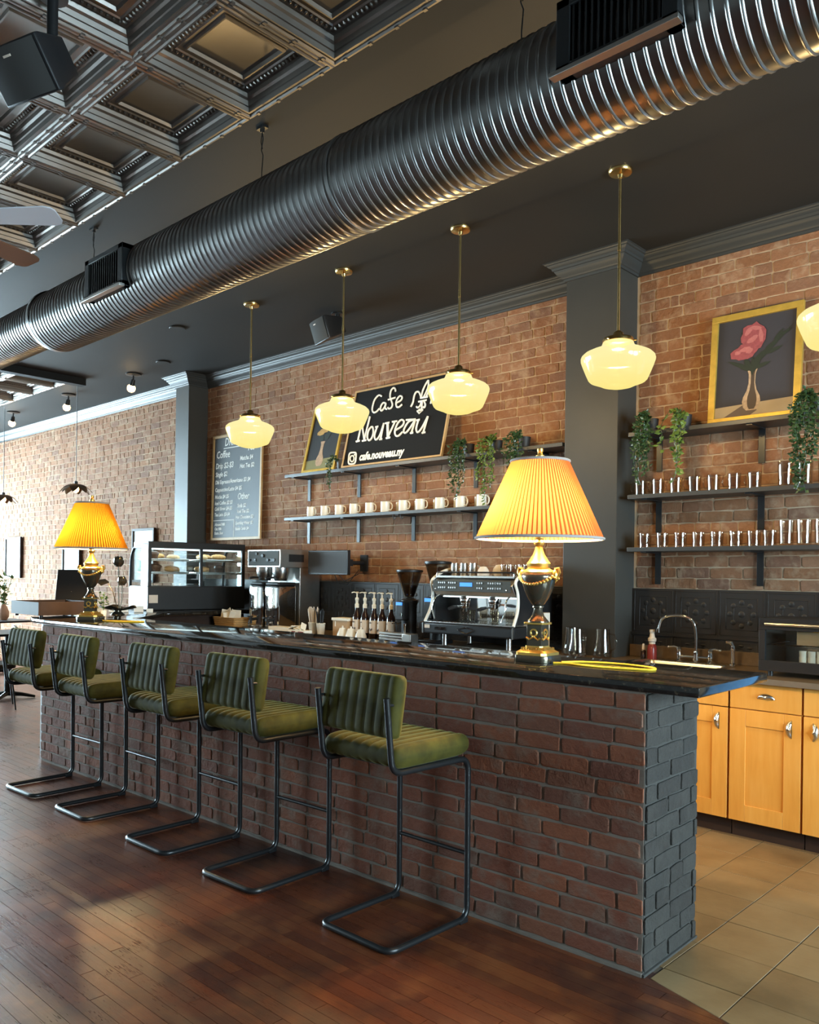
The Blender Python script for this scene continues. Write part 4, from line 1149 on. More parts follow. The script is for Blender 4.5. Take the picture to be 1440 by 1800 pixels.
MB().b2(-7.00, -1.08, 4.594, 4.602, .884, .9149).build('front_edge', M['brushed'], wt)

sk_ = empty('sink', 'stainless drop-in sink behind the bar end', 'sink', (-2.33, 4.925, .915))
def rr(x, y, r, n=5):
    out = []
    for sx, sy, a in ((1, 1, 0), (-1, 1, PI / 2), (-1, -1, PI), (1, -1, 3 * PI / 2)):
        for i in range(n + 1): t = a + PI / 2 * i / n; out.append((sx * (x - r) + r * math.cos(t), sy * (y - r) + r * math.sin(t)))
    return out
L0 = [rr(.315, .19, .05), rr(.312, .187, .05), rr(.285, .160, .06), rr(.275, .150, .06), rr(.25, .13, .07)]; Z0 = [0, .006, .006, -.002, -.17]
vs = []; fs = []; n = len(L0[0])
for lp, z in zip(L0, Z0): vs += [(x, y, z) for x, y in lp]
for j in range(4):
    for i in range(n): k = (i + 1) % n; fs.append((j * n + i, j * n + k, (j + 1) * n + k, (j + 1) * n + i))
fs.append(tuple(4 * n + i for i in range(n)))
MB().add(vs, fs).build('basin', M['steel'], sk_, ang=50)
MB().cyl((0, 0, -.172), (0, 0, -.165), .04, n=20).build('drain', M['chrome'], sk_)
fc = empty('faucet', 'chrome bridge faucet with gooseneck spout and lever handles', 'faucet', (-2.30, 5.145, .915))
MB().tube(fillet([(0, 0, .035), (0, 0, .19), (-.02, -.01, .285), (-.125, -.03, .305), (-.215, -.05, .285), (-.235, -.055, .20)], .09, 7), .0095, 12).build('spout', M['chrome'], fc, ang=60)
MB().cyl((-.235, -.055, .185), (-.235, -.055, .21), .014, n=14).build('spout_tip', M['chrome'], fc)
MB().lathe([(.018, .0), (.022, .02), (.014, .05), (.018, .065), (.012, .08)], 16).build('spout_collar', M['chrome'], fc)
MB().cyl((-.115, 0, .035), (.095, 0, .035), .010, n=12).build('bridge', M['chrome'], fc)
for x, s in ((-.115, -1), (.095, 1)):
    MB().lathe([(.024, 0), (.026, .008), (.014, .018), (.018, .05), (.013, .065), (.018, .08), (.008, .095), (0, .097)], 16, (x, 0, 0)).build('valve', M['chrome'], fc)
    MB().tube([(x, 0, .088), (x + s * .03, -.005, .095), (x + s * .065, -.01, .090)], [.006, .006, .008], 8).ball((x + s * .068, -.01, .090), .010, 10, 6).build('lever', M['chrome'], fc)
sp2 = empty('side_sprayer', 'chrome side sprayer right of the faucet', 'sprayer', (-2.055, 5.13, .915))
MB().lathe([(.022, 0), (.024, .01), (.012, .02), (.012, .09), (.015, .10), (.013, .125)], 16).build('holder', M['chrome'], sp2)
MB().tube([(0, 0, .12), (-.01, -.004, .145), (-.04, -.012, .148)], [.012, .013, .010], 10).build('spray_head', M['chrome'], sp2)
so = empty('soap_bottle', 'foam soap bottle with red soap and pale pump beside the faucet', 'bottle', (-2.588, 5.11, .915))
MB().lathe([(0, 0), (.030, 0), (.032, .01), (.032, .075), (.026, .095), (.020, .105), (0, .105)], 20).build('bottle', M['red'], so)
MB().lathe([(.021, .104), (.021, .118), (.027, .122), (.028, .140), (.018, .150), (.014, .175), (.018, .180), (.018, .198), (0, .2)], 18).build('pump', M['label'], so)
so = empty('spray_bottle', 'tiny dark spray bottle left of the soap', 'bottle', (-2.655, 5.12, .915))
MB().lathe([(0, 0), (.017, 0), (.018, .05), (.010, .06), (0, .06)], 16).build('bottle', M['amber'], so)
MB().lathe([(.010, .06), (.010, .078), (.007, .10), (0, .10)], 12).build('cap', M['label'], so)
for i, (x, y) in enumerate(((-3.09, 4.93), (-2.965, 4.79), (-2.855, 4.93))):
    p = empty('glass_pitcher', 'clear glass pitcher with handle by the column foot, %s' % ('leftmost of three', 'middle of three', 'rightmost of three')[i], 'pitcher', (x, y, .915), (.2, -.6, .1)[i], 'glass pitchers by the column')
    MB().lathe([(0, .002), (.058, .002), (.064, .012), (.062, .05), (.050, .13), (.047, .195), (.044, .195), (.047, .13), (.058, .05), (.058, .014), (0, .010)], 28).build('jug', M['glass'], p, ang=60)
    MB().tube([(.046, 0, .165), (.085, 0, .160), (.098, 0, .12), (.090, 0, .07), (.060, 0, .05)], .006, 8).build('handle', M['glass'], p, ang=60)
o = MB().b2(-.033, .033, -.04, .04, 0, .285).build('cream_carton', M['label'], None, (-3.335, 4.93, .9155), 0, bev=.003); tag(o, 'tall plain cream carton standing left of the column', 'carton')

# toaster oven
ov = empty('toaster_oven', 'black toaster oven with steel handle on the worktop at the right edge', 'oven', (-1.755, 4.74, .915))
w, d, z0, z1 = .56, .40, .030, .325
b = MB().b2(0, w, .02, d, z0, z0 + .012).b2(0, w, .02, d, z1 - .012, z1).b2(0, .012, .02, d, z0, z1).b2(w - .012, w, .02, d, z0, z1).b2(0, w, d - .012, d, z0, z1)
b.build('body', M['bplast'], ov, bev=.003)
dr = MB().b2(0, w, 0, .02, z0, z0 + .06).b2(0, w, 0, .02, z1 - .065, z1).b2(0, .035, 0, .02, z0 + .06, z1 - .065).b2(w - .1, w, 0, .02, z0 + .06, z1 - .065).build('door', M['bplast'], ov, bev=.002)
MB().b2(.03, w - .09, .008, .012, z0 + .055, z1 - .06).build('window', M['pane'], dr)
MB().cyl((.045, -.032, z1 - .032), (w - .05, -.032, z1 - .032), .010, n=12).cyl((.06, -.032, z1 - .032), (.06, .0, z1 - .032), .006).cyl((w - .07, -.032, z1 - .032), (w - .07, 0, z1 - .032), .006).build('handle', M['steel'], dr)
MB().b2(.014, w - .014, .022, d - .014, z0 + .0125, z0 + .016).b2(.0125, .016, .022, d - .014, z0 + .014, z1 - .014).b2(.014, w - .014, d - .016, d - .0125, z0 + .014, z1 - .014).build('liner', M['brushed'], ov)
rk = MB().tube([(.03, .05, .175), (w - .10, .05, .175), (w - .10, .36, .175), (.03, .36, .175)], .003, 6, closed=True)
for i in range(12): rk.cyl((.05 + i * .035, .05, .175), (.05 + i * .035, .36, .175), .0018, n=6)
rk.build('wire_rack', M['chrome'], ov)
for x in (.05, w - .05):
    for y in (.05, d - .05): MB().cyl((x, y, 0), (x, y, z0 + .002), .014, n=12).build('foot', M['bplast'], ov)
o = MB().b2(-.13, .13, -.09, .09, 0, .075).build('card_box', M['kraft'], None, (-1.445, 4.90, 1.094), 0, bev=.002); tag(o, 'brown card tray on the toaster oven rack', 'box')
cp = None
for i in range(6):
    for j in range(1):
        lab = 'stack of pale ribbed paper cups inside the toaster oven, %s from the left' % nth[i]
        if cp is None:
            cp = empty('paper_cup_stack', lab, 'cups', (-1.545, 4.83, .9615), 0, 'cup stacks in the toaster oven')
            for k in range(3): MB().lathe([(0, k * .034), (.019, k * .034), (.0215, k * .034 + .030), (.021, k * .034 + .034), (.017, k * .034 + .034)], 14).build('paper_cup', M['paper'], cp)
        else: dup(cp, (-1.545 + i * .047, 4.83, .9615), None, lab)

# ------------------------------------------------------------------ espresso machine
es = empty('espresso_machine', 'two group chrome and black espresso machine with blue display', 'espresso machine', (-3.79, 4.68, .915))
for sx in (-.30, .30):
    for y in (.06, .36): MB().lathe([(.022, 0), (.026, .006), (.020, .012), (.020, .108)], 16, (sx, y, 0)).build('leg', M['steel'], es)
MB().b2(-.425, .425, -.06, .44, .105, .185).build('tray_body', M['bplast'], es, bev=.012)
MB().b2(-.41, .41, -.055, .30, .186, .196).build('drip_rim', M['steel'], es, bev=.003)
g = MB()
for i in range(26): g.b2(-.39 + i * .0312, -.385 + i * .0312 + .008, -.04, .28, .196, .200)
g.build('drip_grate', M['chrome'], es)
MB().b2(-.41, .41, .30, .44, .19, .47).build('back_body', M['bplast'], es, bev=.01)
MB().b2(-.385, .385, .292, .299, .20, .42).build('splash_plate', M['chrome'], es)
A = [(-.02, .47), (.03, .395), (.09, .385), (.44, .385), (.44, .525), (.05, .525)]
MB().prism([(y, z) for y, z in A], -.375, .375, Matrix(((0, 0, 1, 0), (1, 0, 0, 0), (0, 1, 0, 0), (0, 0, 0, 1)))).build('head', M['brushed'], es, bev=.006)
TF = Matrix.Translation((0, .015, .4975)) @ Matrix.Rotation(math.radians(-52 + 90 - 16), 4, 'X')
fp = MB().b2(-.36, .36, -.006, .002, -.052, .030, Matrix.Translation((0, -.012, .475))).build('fascia', M['dark'], es, bev=.002)
MB().b2(-.095, .020, -.0205, -.0175, .462, .490).build('display', M['bluescr'], fp)
bt = MB()
for cx_, nb in ((-.30, 4), (-.20, 4), (.07, 3), (.17, 4), (.235, 3)):
    for i in range(nb):
        for k in range(2): bt.cyl((cx_ + i * .020, -.0175, .488 - k * .036), (cx_ + i * .020, -.022, .488 - k * .036), .0072, n=10)
bt.build('button_row', M['chrome'], fp)
MB().b2(-.365, .365, .02, .44, .526, .540).build('cup_tray', M['brushed'], es)
MB().tube(fillet([(-.36, .03, .535), (-.36, .03, .565), (.36, .03, .565), (.36, .03, .535)], .02), .006, 8).tube(fillet([(-.36, .43, .535), (-.36, .43, .565), (.36, .43, .565), (.36, .43, .535)], .02), .006, 8).build('cup_rail', M['chrome'], es)
for sx in (-1, 1):
    P_ = fillet([(sx * .412, -.045, .19), (sx * .405, .02, .30), (sx * .395, .03, .42), (sx * .39, -.01, .50), (sx * .385, .12, .575), (sx * .385, .30, .60), (sx * .385, .43, .56)], .10, 6)
    MB().tube(P_, .013, 10, sq=(1.0, .8)).build('side_arch', M['white'], es, ang=60)
    MB().prism([(.03, .20), (.44, .20), (.44, .56), (.12, .56), (.0, .49), (.04, .40)], sx * .378, sx * .392, Matrix(((0, 0, 1, 0), (1, 0, 0, 0), (0, 1, 0, 0), (0, 0, 0, 1)))).build('side_panel', M['bplast'], es)
for x in (-.14, .13):
    MB().lathe([(.0, .335), (.036, .335), (.040, .345), (.040, .372), (.030, .388), (.030, .40)], 22, (x, .10, 0)).build('group_head', M['chrome'], es)
    pf = MB().lathe([(0, .296), (.030, .300), (.034, .312), (.034, .336)], 20, (x, .10, 0)).cyl((x, .10, .318), (x + .012, -.015, .312), .008, n=10).build('portafilter', M['chrome'], es)
    MB().tube([(x + .012, -.010, .312), (x + .02, -.07, .306), (x + .025, -.115, .300)], [.010, .014, .011], 10).build('grip', M['bplast'], pf)
    MB().tube([(x - .010, .10, .298), (x - .014, .10, .280), (x - .016, .10, .272)], .006, 8).tube([(x + .010, .10, .298), (x + .014, .10, .280), (x + .016, .10, .272)], .006, 8).build('spout', M['chrome'], pf)
for sx in (-1, 1):
    MB().tube(fillet([(sx * .33, .03, .40), (sx * .335, -.03, .37), (sx * .345, -.045, .30), (sx * .31, -.05, .215)], .03), .0055, 8).ball((sx * .33, -.005, .44), .016, 10, 8).build('steam_wand', M['chrome'], es, ang=60)
MB().tube([(-.075, -.066, .147), (-.055, -.066, .158), (-.02, -.066, .160), (0, -.066, .168), (.02, -.066, .160), (.055, -.066, .158), (.075, -.066, .147), (.05, -.066, .136), (.02, -.066, .126), (0, -.066, .120), (-.02, -.066, .126), (-.05, -.066, .136)], .003, 6, closed=True).build('badge', M['chrome'], es)
text('POLARIS', .034, M['chrome'], es, -.30, .135, -.0625, .85, .2)
MB().b2(-.40, -.35, -.0635, -.060, .145, .170).build('sticker', M['label'], es)
MB().b2(-.34, .34, .08, .10, .379, .384).build('led_strip', M['case'], es)
MB().b2(.412, .424, -.065, -.058, .105, .185).b2(-.424, -.412, -.065, -.058, .105, .185).build('tray_trim', M['steel'], es)
gl = None
for i, (x, y, h) in enumerate(((-4.00, 4.85, 0), (-3.91, 4.83, 0), (-3.66, 4.79, 0), (-3.55, 4.83, 0), (-3.462, 4.875, 0))):
    lab = 'small glass standing on the espresso machine drip tray, %s from the left' % nth[i]
    if gl is None: gl = tumbler(.085, .034, (x, y, 1.1155), lab, 'glass', 'glasses on the drip tray')
    else: dup(gl, (x, y, 1.1155), None, lab)
pt = None
for i, x in enumerate((-4.10, -4.01, -3.92)):
    lab = 'steel cup on top of the espresso machine, %s from the left' % nth[i]
    if pt is None:
        pt = empty('steel_cup', lab, 'cup', (x, 4.86, 1.4555), 1.2, 'steel cups on the machine')
        MB().lathe([(0, 0), (.030, 0), (.032, .004), (.028, .095), (.026, .095), (.029, .006), (0, .006)], 20).build('cup', M['steel'], pt)
        MB().tube([(.03, 0, .08), (.05, 0, .075), (.05, 0, .03), (.03, 0, .025)], .004, 6).build('handle', M['steel'], pt)
    else: dup(pt, (x, 4.86, 1.4555), 1.2, lab)
for i, (x, y, r) in enumerate(((-3.80, 4.83, .046), (-3.725, 4.93, .056))):
    o = MB().lathe([(0, 2 * r * .78), (r * .5, 2 * r * .74), (r * .85, 2 * r * .5), (r, 2 * r * .2), (r * .95, 0), (r * .9, 0), (0, .01)], 22).build('upturned_cup', M['label'], None, (x, y, 1.4555))
    tag(o, 'cream cup upside down on the espresso machine, %s' % ('lower one on the left' if i == 0 else 'taller one on the right'), 'cup')
for i, x in enumerate((-3.63, -3.55, -3.475)):
    dup(gl, (x, 4.87, 1.4555), None, 'small glass on top of the espresso machine, %s from the left' % nth[i])

# ------------------------------------------------------------------ grinders, syrups and small things
def grinder(loc, h, label):
    g = empty('coffee_grinder', label, 'grinder', loc, 0, 'coffee grinders')
    MB().b2(-.09, .09, -.10, .12, 0, .03).build('base', M['bplast'], g, bev=.008)
    MB().lathe([(0, .03), (.062, .03), (.062, h * .50), (.070, h * .53), (.070, h * .57), (.040, h * .60), (0, h * .60)], 24, (0, .03, 0)).build('body', M['bplast'], g)
    hp = MB().lathe([(.036, h * .60), (.044, h * .63), (.100, h * .93), (.104, h * .96), (.101, h * .96), (.041, h * .63)], 28, (0, .03, 0)).build('hopper', M['smoke'], g, ang=60)
    MB().lathe([(0, h * .60), (.036, h * .62), (.062, h * .765), (.056, h * .78), (0, h * .785)], 24, (0, .03, 0)).build('beans', M['choc'], hp)
    MB().lathe([(.108, h * .955), (.110, h * .965), (.108, h * .985), (.05, h * .995), (0, h)], 28, (0, .03, 0)).build('lid', M['bplast'], hp)
    fh = MB().b2(-.045, .045, -.085, -.01, h * .30, h * .56).build('dosing_head', M['bplast'], g, bev=.01)
    MB().b2(-.032, .032, -.092, -.084, h * .505, h * .545).build('display', M['bluescr'], fh)
    MB().tube([(-.025, -.09, h * .27), (-.025, -.14, h * .26)], .005, 8).tube([(.025, -.09, h * .27), (.025, -.14, h * .26)], .005, 8).build('fork', M['chrome'], g)
    MB().lathe([(0, h * .36), (.010, h * .36), (.010, h * .40), (0, h * .41)], 12, (.03, -.095, 0)).build('knob', M['chrome'], g)
    return g
grinder((-4.58, 4.83, .915), .59, 'shorter black coffee grinder with clear hopper, left of the pair')
grinder((-4.335, 4.90, .915), .66, 'taller black coffee grinder with clear hopper, next to the espresso machine')
kb = empty('knock_drawer', 'ribbed steel knock box drawer in front of the shorter grinder', 'knock box', (-4.52, 4.655, .915))
b = MB()
for i in range(4): b.b2(-.15, .10, -.045, .05, .004 + i * .022, .020 + i * .022)
b.build('ribbed_front', M['brushed'], kb, bev=.002); MB().b2(.10, .19, -.045, .05, 0, .085).build('side_block', M['brushed'], kb, bev=.006)
MB().lathe([(.008, .085), (.008, .13), (.013, .14), (.013, .16), (0, .17)], 12, (.09, 0, 0)).build('tamper', M['chrome'], kb)
sy = None
for i, x in enumerate((-5.187, -5.088, -4.977, -4.882, -4.775)):
    lab = 'dark syrup bottle with cream pump, %s from the left' % nth[i]
    if sy is None:
        sy = empty('syrup_bottle', lab, 'bottle', (x, 4.85, .915), 0, 'syrup bottles with pumps')
        bo = MB().lathe([(0, 0), (.034, 0), (.037, .006), (.037, .165), (.032, .19), (.017, .225), (.015, .26), (0, .26)], 22).build('bottle', M['amber'], sy, ang=50)
        MB().lathe([(.0375, .045), (.0378, .05), (.0378, .150), (.0375, .155)], 22).build('paper_label', M['label'], bo)
        pr = MB()
        for a in (-1.9, -1.5, -1.2): pr.ball((.0378 * math.cos(a), .0378 * math.sin(a), .075 + .02 * abs(a + 1.5)), (.008, .003, .011), 8, 5)
        pr.ball((.0378 * math.cos(-1.57), .0378 * math.sin(-1.57), .135), (.016, .0025, .005), 8, 5); o = pr.build('label_print', M['choc'], bo); o['kind'] = 'stuff'
        MB().lathe([(.018, .255), (.018, .285), (.012, .292), (.012, .315), (.016, .320), (.016, .338), (.006, .345), (.006, .375), (.014, .380), (.014, .390), (0, .392)], 16).build('pump', M['paper'], sy)
        MB().tube([(0, 0, .384), (-.02, -.02, .388), (-.034, -.034, .382)], .0045, 8).build('nozzle', M['paper'], sy)
    else: dup(sy, (x, 4.85, .915), rnd.uniform(-.5, .5), lab)
cr = None
for i, x in enumerate((-5.20, -5.095, -4.975)):
    lab = 'small white lidded creamer in front of the syrup bottles, %s from the left' % nth[i]
    if cr is None:
        cr = empty('creamer', lab, 'creamer', (x, 4.70, .915), 0, 'white creamers')
        MB().lathe([(0, 0), (.046, 0), (.050, .008), (.047, .03), (.030, .075), (.026, .085), (0, .088)], 22).build('pot', M['white'], cr)
        MB().lathe([(.012, .086), (.006, .092), (.009, .100), (0, .106)], 12).build('knob', M['white'], cr)
    else: dup(cr, (x, 4.70, .915), None, lab)
def stick_cup(x, y, mat, n, lab, h, sd, r=.0035):
    rr_ = random.Random(sd); c_ = empty('stick_cup', lab, 'cup', (x, y, .915))
    MB().lathe([(0, .004), (.030, .004), (.030, 0), (.031, 0), (.041, .098), (.043, .100), (.041, .103), (.038, .098), (.029, .008), (0, .008)], 22).build('paper_cup', M['paper'], c_)
    for i in range(n):
        a = rr_.uniform(0, 2 * PI); q = rr_.uniform(.3, 1)
        MB().cyl((.018 * q * math.cos(a), .018 * q * math.sin(a), .012), (.065 * q * math.cos(a), .05 * q * math.sin(a), h * rr_.uniform(.88, 1.05)), r, n=6).build('stirrer', mat, c_)
stick_cup(-5.745, 4.83, M['label'], 14, 'paper cup full of wooden stir sticks', .235, 3, .0048)
stick_cup(-5.60, 4.80, M['bplast'], 16, 'paper cup full of black straws', .225, 4)
stick_cup(-5.51, 4.92, M['bplast'], 10, 'paper cup of dark stirrers behind the kraft box', .205, 6)
kx = empty('kraft_box', 'brown kraft box with pale lid beside the stirrer cups', 'box', (-5.345, 4.86, .915))
MB().b2(-.095, .095, -.06, .07, 0, .135).build('carton', M['kraft'], kx, bev=.002); MB().prism([(-.105, -.07), (.105, -.07), (.105, .08), (-.105, .08)], .136, .160).build('lid', M['paper'], kx, bev=.004)
MB().b2(-.065, -.055, -.063, -.060, .085, .13).build('tab', M['paper'], kx)
o = MB().b2(-.14, .14, -.06, .06, 0, .055).build('glove_box', M['paper'], None, (-6.00, 4.69, .9155), 0, bev=.003); tag(o, 'flat white carton, left of the two flat cartons on the coffee counter', 'box')
nb = empty('napkin_box', 'flat cream carton with red print and loose napkins', 'box', (-5.72, 4.66, .915))
MB().b2(-.12, .12, -.045, .04, 0, .042).build('carton', M['paper'], nb, bev=.003); MB().b2(-.06, -.01, -.0462, -.045, .015, .030).b2(.03, .10, -.0462, -.045, .015, .030).build('print', M['red'], nb)
nk = MB()
for i in range(6):
    T = Matrix.Translation((-.12 + i * .035, -.005, .05 + .012 * (i % 3))) @ Matrix.Rotation(.3 * (i - 2), 4, 'Y') @ Matrix.Rotation(.5 * i, 4, 'Z'); nk.box((0, 0, 0), (.075, .05, .006), T)
nk.build('napkin', M['paper'], nb)
bk = empty('wicker_basket', 'small wicker basket of white packets on the coffee counter', 'basket', (-6.83, 4.70, .915))
vs = []; fs = []; lp = [rr(.165, .075, .02), rr(.185, .09, .02), rr(.172, .078, .02), rr(.15, .06, .02)]; n = len(lp[0])
for q, z in zip(lp, (0, .10, .10, .012)): vs += [(x, y, z) for x, y in q]
for j in range(3):
    for i in range(n): k = (i + 1) % n; fs.append((j * n + i, j * n + k, (j + 1) * n + k, (j + 1) * n + i))
fs += [tuple(range(n - 1, -1, -1)), tuple(3 * n + i for i in range(n))]
b = MB().add(vs, fs)
for z in (.012, .03, .048, .066, .084, .10):
    t = z / .10; b.tube([(x * (1 + .12 * t) + .0, y * (1 + .2 * t), z) for x, y in rr(.167, .077, .02)], .006, 6, closed=True)
b.build('weave', M['wicker'], bk)
pk = MB(); r7 = random.Random(5)
for i in range(9): pk.box((0, 0, 0), (.11, .006, .10), Matrix.Translation((-.09 + i * .024, r7.uniform(-.03, .03), .10 + r7.uniform(0, .03))) @ Matrix.Rotation(r7.uniform(-.5, .5), 4, 'Y') @ Matrix.Rotation(r7.uniform(-.8, .8), 4, 'Z'))
pk.build('packet', M['paper'], bk)
o = MB().lathe([(0, 0), (.03, 0), (.045, .045), (.04, .045), (.03, .008), (0, .008)], 20).build('steel_bowl', M['brushed'], None, (-6.39, 4.645, .9155)); tag(o, 'shallow grey bowl between basket and white carton', 'bowl')

# twin coffee brewer
br = empty('coffee_brewer', 'steel twin coffee brewer with grey control head', 'coffee maker', (-6.385, 4.75, .915))
MB().b2(-.25, .25, .24, .49, 0, .76).build('tower', M['brushed'], br, bev=.006)
hd = MB().b2(-.255, .255, 0, .50, .595, .765).build('head', M['brushed'], br, bev=.005)
MB().b2(-.235, .235, -.006, .0, .610, .752).build('control_panel', M['dark'], hd, bev=.002)
for x in (-.17, .12): MB().b2(x - .06, x + .06, -.012, -.006, .650, .678).cyl((x - .03, -.010, .664), (x - .03, -.024, .664), .012, n=12).build('switch', M['bplast'], hd)
MB().cyl((-.10, -.006, .725), (-.10, -.016, .725), .012, n=12).cyl((.0, -.006, .705), (.0, -.018, .705), .016, n=12).build('knob', M['bplast'], hd)
MB().b2(.2555, .258, .10, .28, .65, .72).build('vent_plate', M['bplast'], hd)
MB().b2(-.26, .26, -.05, .30, 0, .022).build('base', M['brushed'], br, bev=.004)
for x in (-.125, .125):
    MB().lathe([(.055, .47), (.060, .475), (.082, .555), (.082, .595), (.0, .595)], 24, (x, .11, 0)).build('brew_basket', M['steel'], br)
    MB().tube([(x + .0, .03, .50), (x, -.03, .50), (x, -.07, .49)], [.009, .011, .011], 10).build('basket_handle', M['bplast'], br)
    sv = MB().b2(x - .105, x + .105, .0, .225, .022, .425).build('server', M['chrome'], br, bev=.025, seg=3)
    MB().b2(x - .10, x + .10, .005, .22, .425, .455).build('server_lid', M['bplast'], sv, bev=.012)
    MB().cyl((x - .03, -.012, .13), (x - .03, -.012, .40), .008, n=10).cyl((x + .03, -.012, .13), (x + .03, -.012, .40), .008, n=10).build('sight_gauge', M['glass'], sv)
    MB().cyl((x, .0, .10), (x, -.06, .10), .014, n=12).cyl((x, -.045, .12), (x, -.045, .055), .010, n=10).b2(x - .012, x + .012, -.09, -.03, .118, .13).build('tap', M['bplast'], sv)
# wall monitor
mo = empty('wall_monitor', 'small dark monitor on a wall arm right of the coffee brewer', 'monitor', (-5.73, 5.00, 1.56), math.radians(0))
MB().b2(-.275, .275, -.02, .015, -.112, .112).build('housing', M['bplast'], mo, bev=.005)
MB().b2(-.26, .26, -.0215, -.0195, -.097, .100).build('screen', M['screen'], mo)
MB().b2(.10, .27, .015, .05, -.03, .03).tube(fillet([(.16, .04, 0), (.22, .12, 0), (.20, .24, 0)], .04), .018, 8).b2(.155, .245, .245, .262, -.075, .075).build('arm', M['bplast'], mo)
MB().tube([(.05, .02, -.10), (.06, .06, -.19), (.12, .12, -.20), (.17, .22, -.06)], .004, 6).tube([(.10, .02, -.10), (.13, .08, -.17), (.18, .20, -.10)], .004, 6).build('cable', M['bplast'], mo)
# ------------------------------------------------------------------ pastry case on the far return of the bar
pc = empty('pastry_case', 'black glass pastry display case at the far end of the bar', 'display case', (-7.42, 4.13, 1.0755), math.radians(-7))
Wc, Lc, Hc = .50, 1.06, .68     # depth to -x, length along +y, height
MB().b2(-Wc, 0, 0, Lc, 0, .235).build('cabinet', M['bplast'], pc, bev=.006)
f = MB().b2(-Wc + .12, .0, 0, Lc, Hc - .065, Hc)
for y in (0, Lc - .035): f.b2(-.035, 0, y, y + .035, .235, Hc - .06)
f.b2(-.03, -.005, Lc * .52, Lc * .52 + .03, .235, Hc - .06)
f.build('frame', M['bplast'], pc, bev=.004)
for y in (.0, Lc - .02):
    P_ = fillet([(-.02, y + .012, Hc - .03), (-Wc + .14, y + .012, Hc - .03), (-Wc + .03, y + .012, Hc - .14), (-Wc + .01, y + .012, .22)], .12, 7)
    MB().tube(P_, .016, 8).build('end_arch', M['bplast'], pc, ang=60)
    MB().prism([(-.03, .235), (-.03, Hc - .04), (-Wc + .16, Hc - .04), (-Wc + .07, Hc - .10), (-Wc + .03, Hc - .2), (-Wc + .015, .235)], y + .008, y + .014, Matrix(((1, 0, 0, 0), (0, 0, 1, 0), (0, 1, 0, 0), (0, 0, 0, 1)))).build('end_pane', M['pane'], pc)
vs = []; fs = []; pr = fillet([(-Wc + .13, 0, Hc - .03), (-Wc + .02, 0, Hc - .10), (-Wc + .005, 0, .235)], .1, 6)
for p in pr: vs += [(p.x, .02, p.z), (p.x, Lc - .02, p.z)]
for i in range(len(pr) - 1): fs.append((2 * i, 2 * i + 1, 2 * i + 3, 2 * i + 2))
MB().add(vs, fs).build('curved_pane', M['pane'], pc)
for y0, y1, x in ((.035, Lc * .53, -.018), (Lc * .52, Lc - .035, -.026)): MB().b2(x - .002, x + .002, y0, y1, .24, Hc - .065).build('sliding_pane', M['pane'], pc)
MB().b2(-Wc + .14, -.04, .03, Lc - .03, Hc - .072, Hc - .067).build('light_strip', M['case'], pc)
for z in (.36, .49):
    MB().b2(-Wc + .07, -.05, .02, Lc - .02, z, z + .006).build('glass_shelf', M['pane'], pc)
    MB().b2(-.052, -.046, .02, Lc - .02, z - .003, z + .009).build('shelf_edge', M['steel'], pc)
MB().b2(.0, .006, .01, .10, .07, .15).build('plug_cover', M['label'], pc)
def to_case(x, y, z):
    a = math.radians(-7); return (-7.42 + x * math.cos(a) - y * math.sin(a), 4.13 + x * math.sin(a) + y * math.cos(a), 1.0755 + z)
r8 = random.Random(3); proto = {}
def pastry(kind, p, rz, lab):
    if kind not in proto:
        if kind == 'croissant':
            P_ = [(.065 * math.cos(t), .045 * math.sin(t), .028) for t in [(-.2 + i * 3.54 / 12) for i in range(13)]]
            rad = [.010 + .020 * math.sin(PI * i / 12) * (1 + .12 * (i % 2)) for i in range(13)]
            me = MB().tube(P_, rad, 10).mesh('croissant'); mt = M['bread']
        elif kind == 'scone': me = MB().lathe([(0, 0), (.05, 0), (.056, .012), (.05, .03), (.03, .042), (0, .045)], 16).mesh('scone'); mt = M['bread2']
        else: me = MB().lathe([(0, 0), (.035, 0), (.042, .035), (.050, .042), (.045, .062), (.02, .074), (0, .075)], 16).mesh('muffin'); mt = M['choc']
        me.materials.append(mt); proto[kind] = me
    o = link(kind, proto[kind], None, None, p, rz); tag(o, lab, 'pastry', 'pastries in the display case')
tr0 = None
for s, z in (('upper', .496), ('lower', .366)):
    for i, y in enumerate((.26, .78)):
        where = '%s shelf of pastry case, %s door' % (s, 'left' if i == 0 else 'right')
        if tr0 is None:
            tr0 = tag(MB().prism(rr(.15, .22, .03), 0, .004).tube([(x, y_, .010) for x, y_ in rr(.15, .22, .03)], .006, 6, closed=True).build('serving_tray', M['steel'], None, to_case(-.24, y, z + .001), math.radians(-7)), 'steel tray on the ' + where, 'tray', 'trays in the pastry case')
        else: q = tr0.copy(); COL.objects.link(q); q.location = to_case(-.24, y, z + .001); q['label'] = 'steel tray on the ' + where
        kinds = (('muffin', 'croissant', 'scone', 'scone'), ('scone', 'croissant', 'croissant', 'scone'), ('muffin', 'muffin', 'croissant', 'scone'), ('croissant', 'scone', 'muffin', 'muffin'))[(s == 'lower') * 2 + i]
        for k, kd in enumerate(kinds):
            pastry(kd, to_case((-.14, -.30, -.15, -.31)[k], y - .145 + k * .097, z + .0175), r8.uniform(-1, 1) if kd != 'croissant' else 1.3, '%s %s, %s from left, %s' % ({'muffin': 'dark', 'scone': 'pale', 'croissant': 'golden'}[kd], kd, nth[k], where))

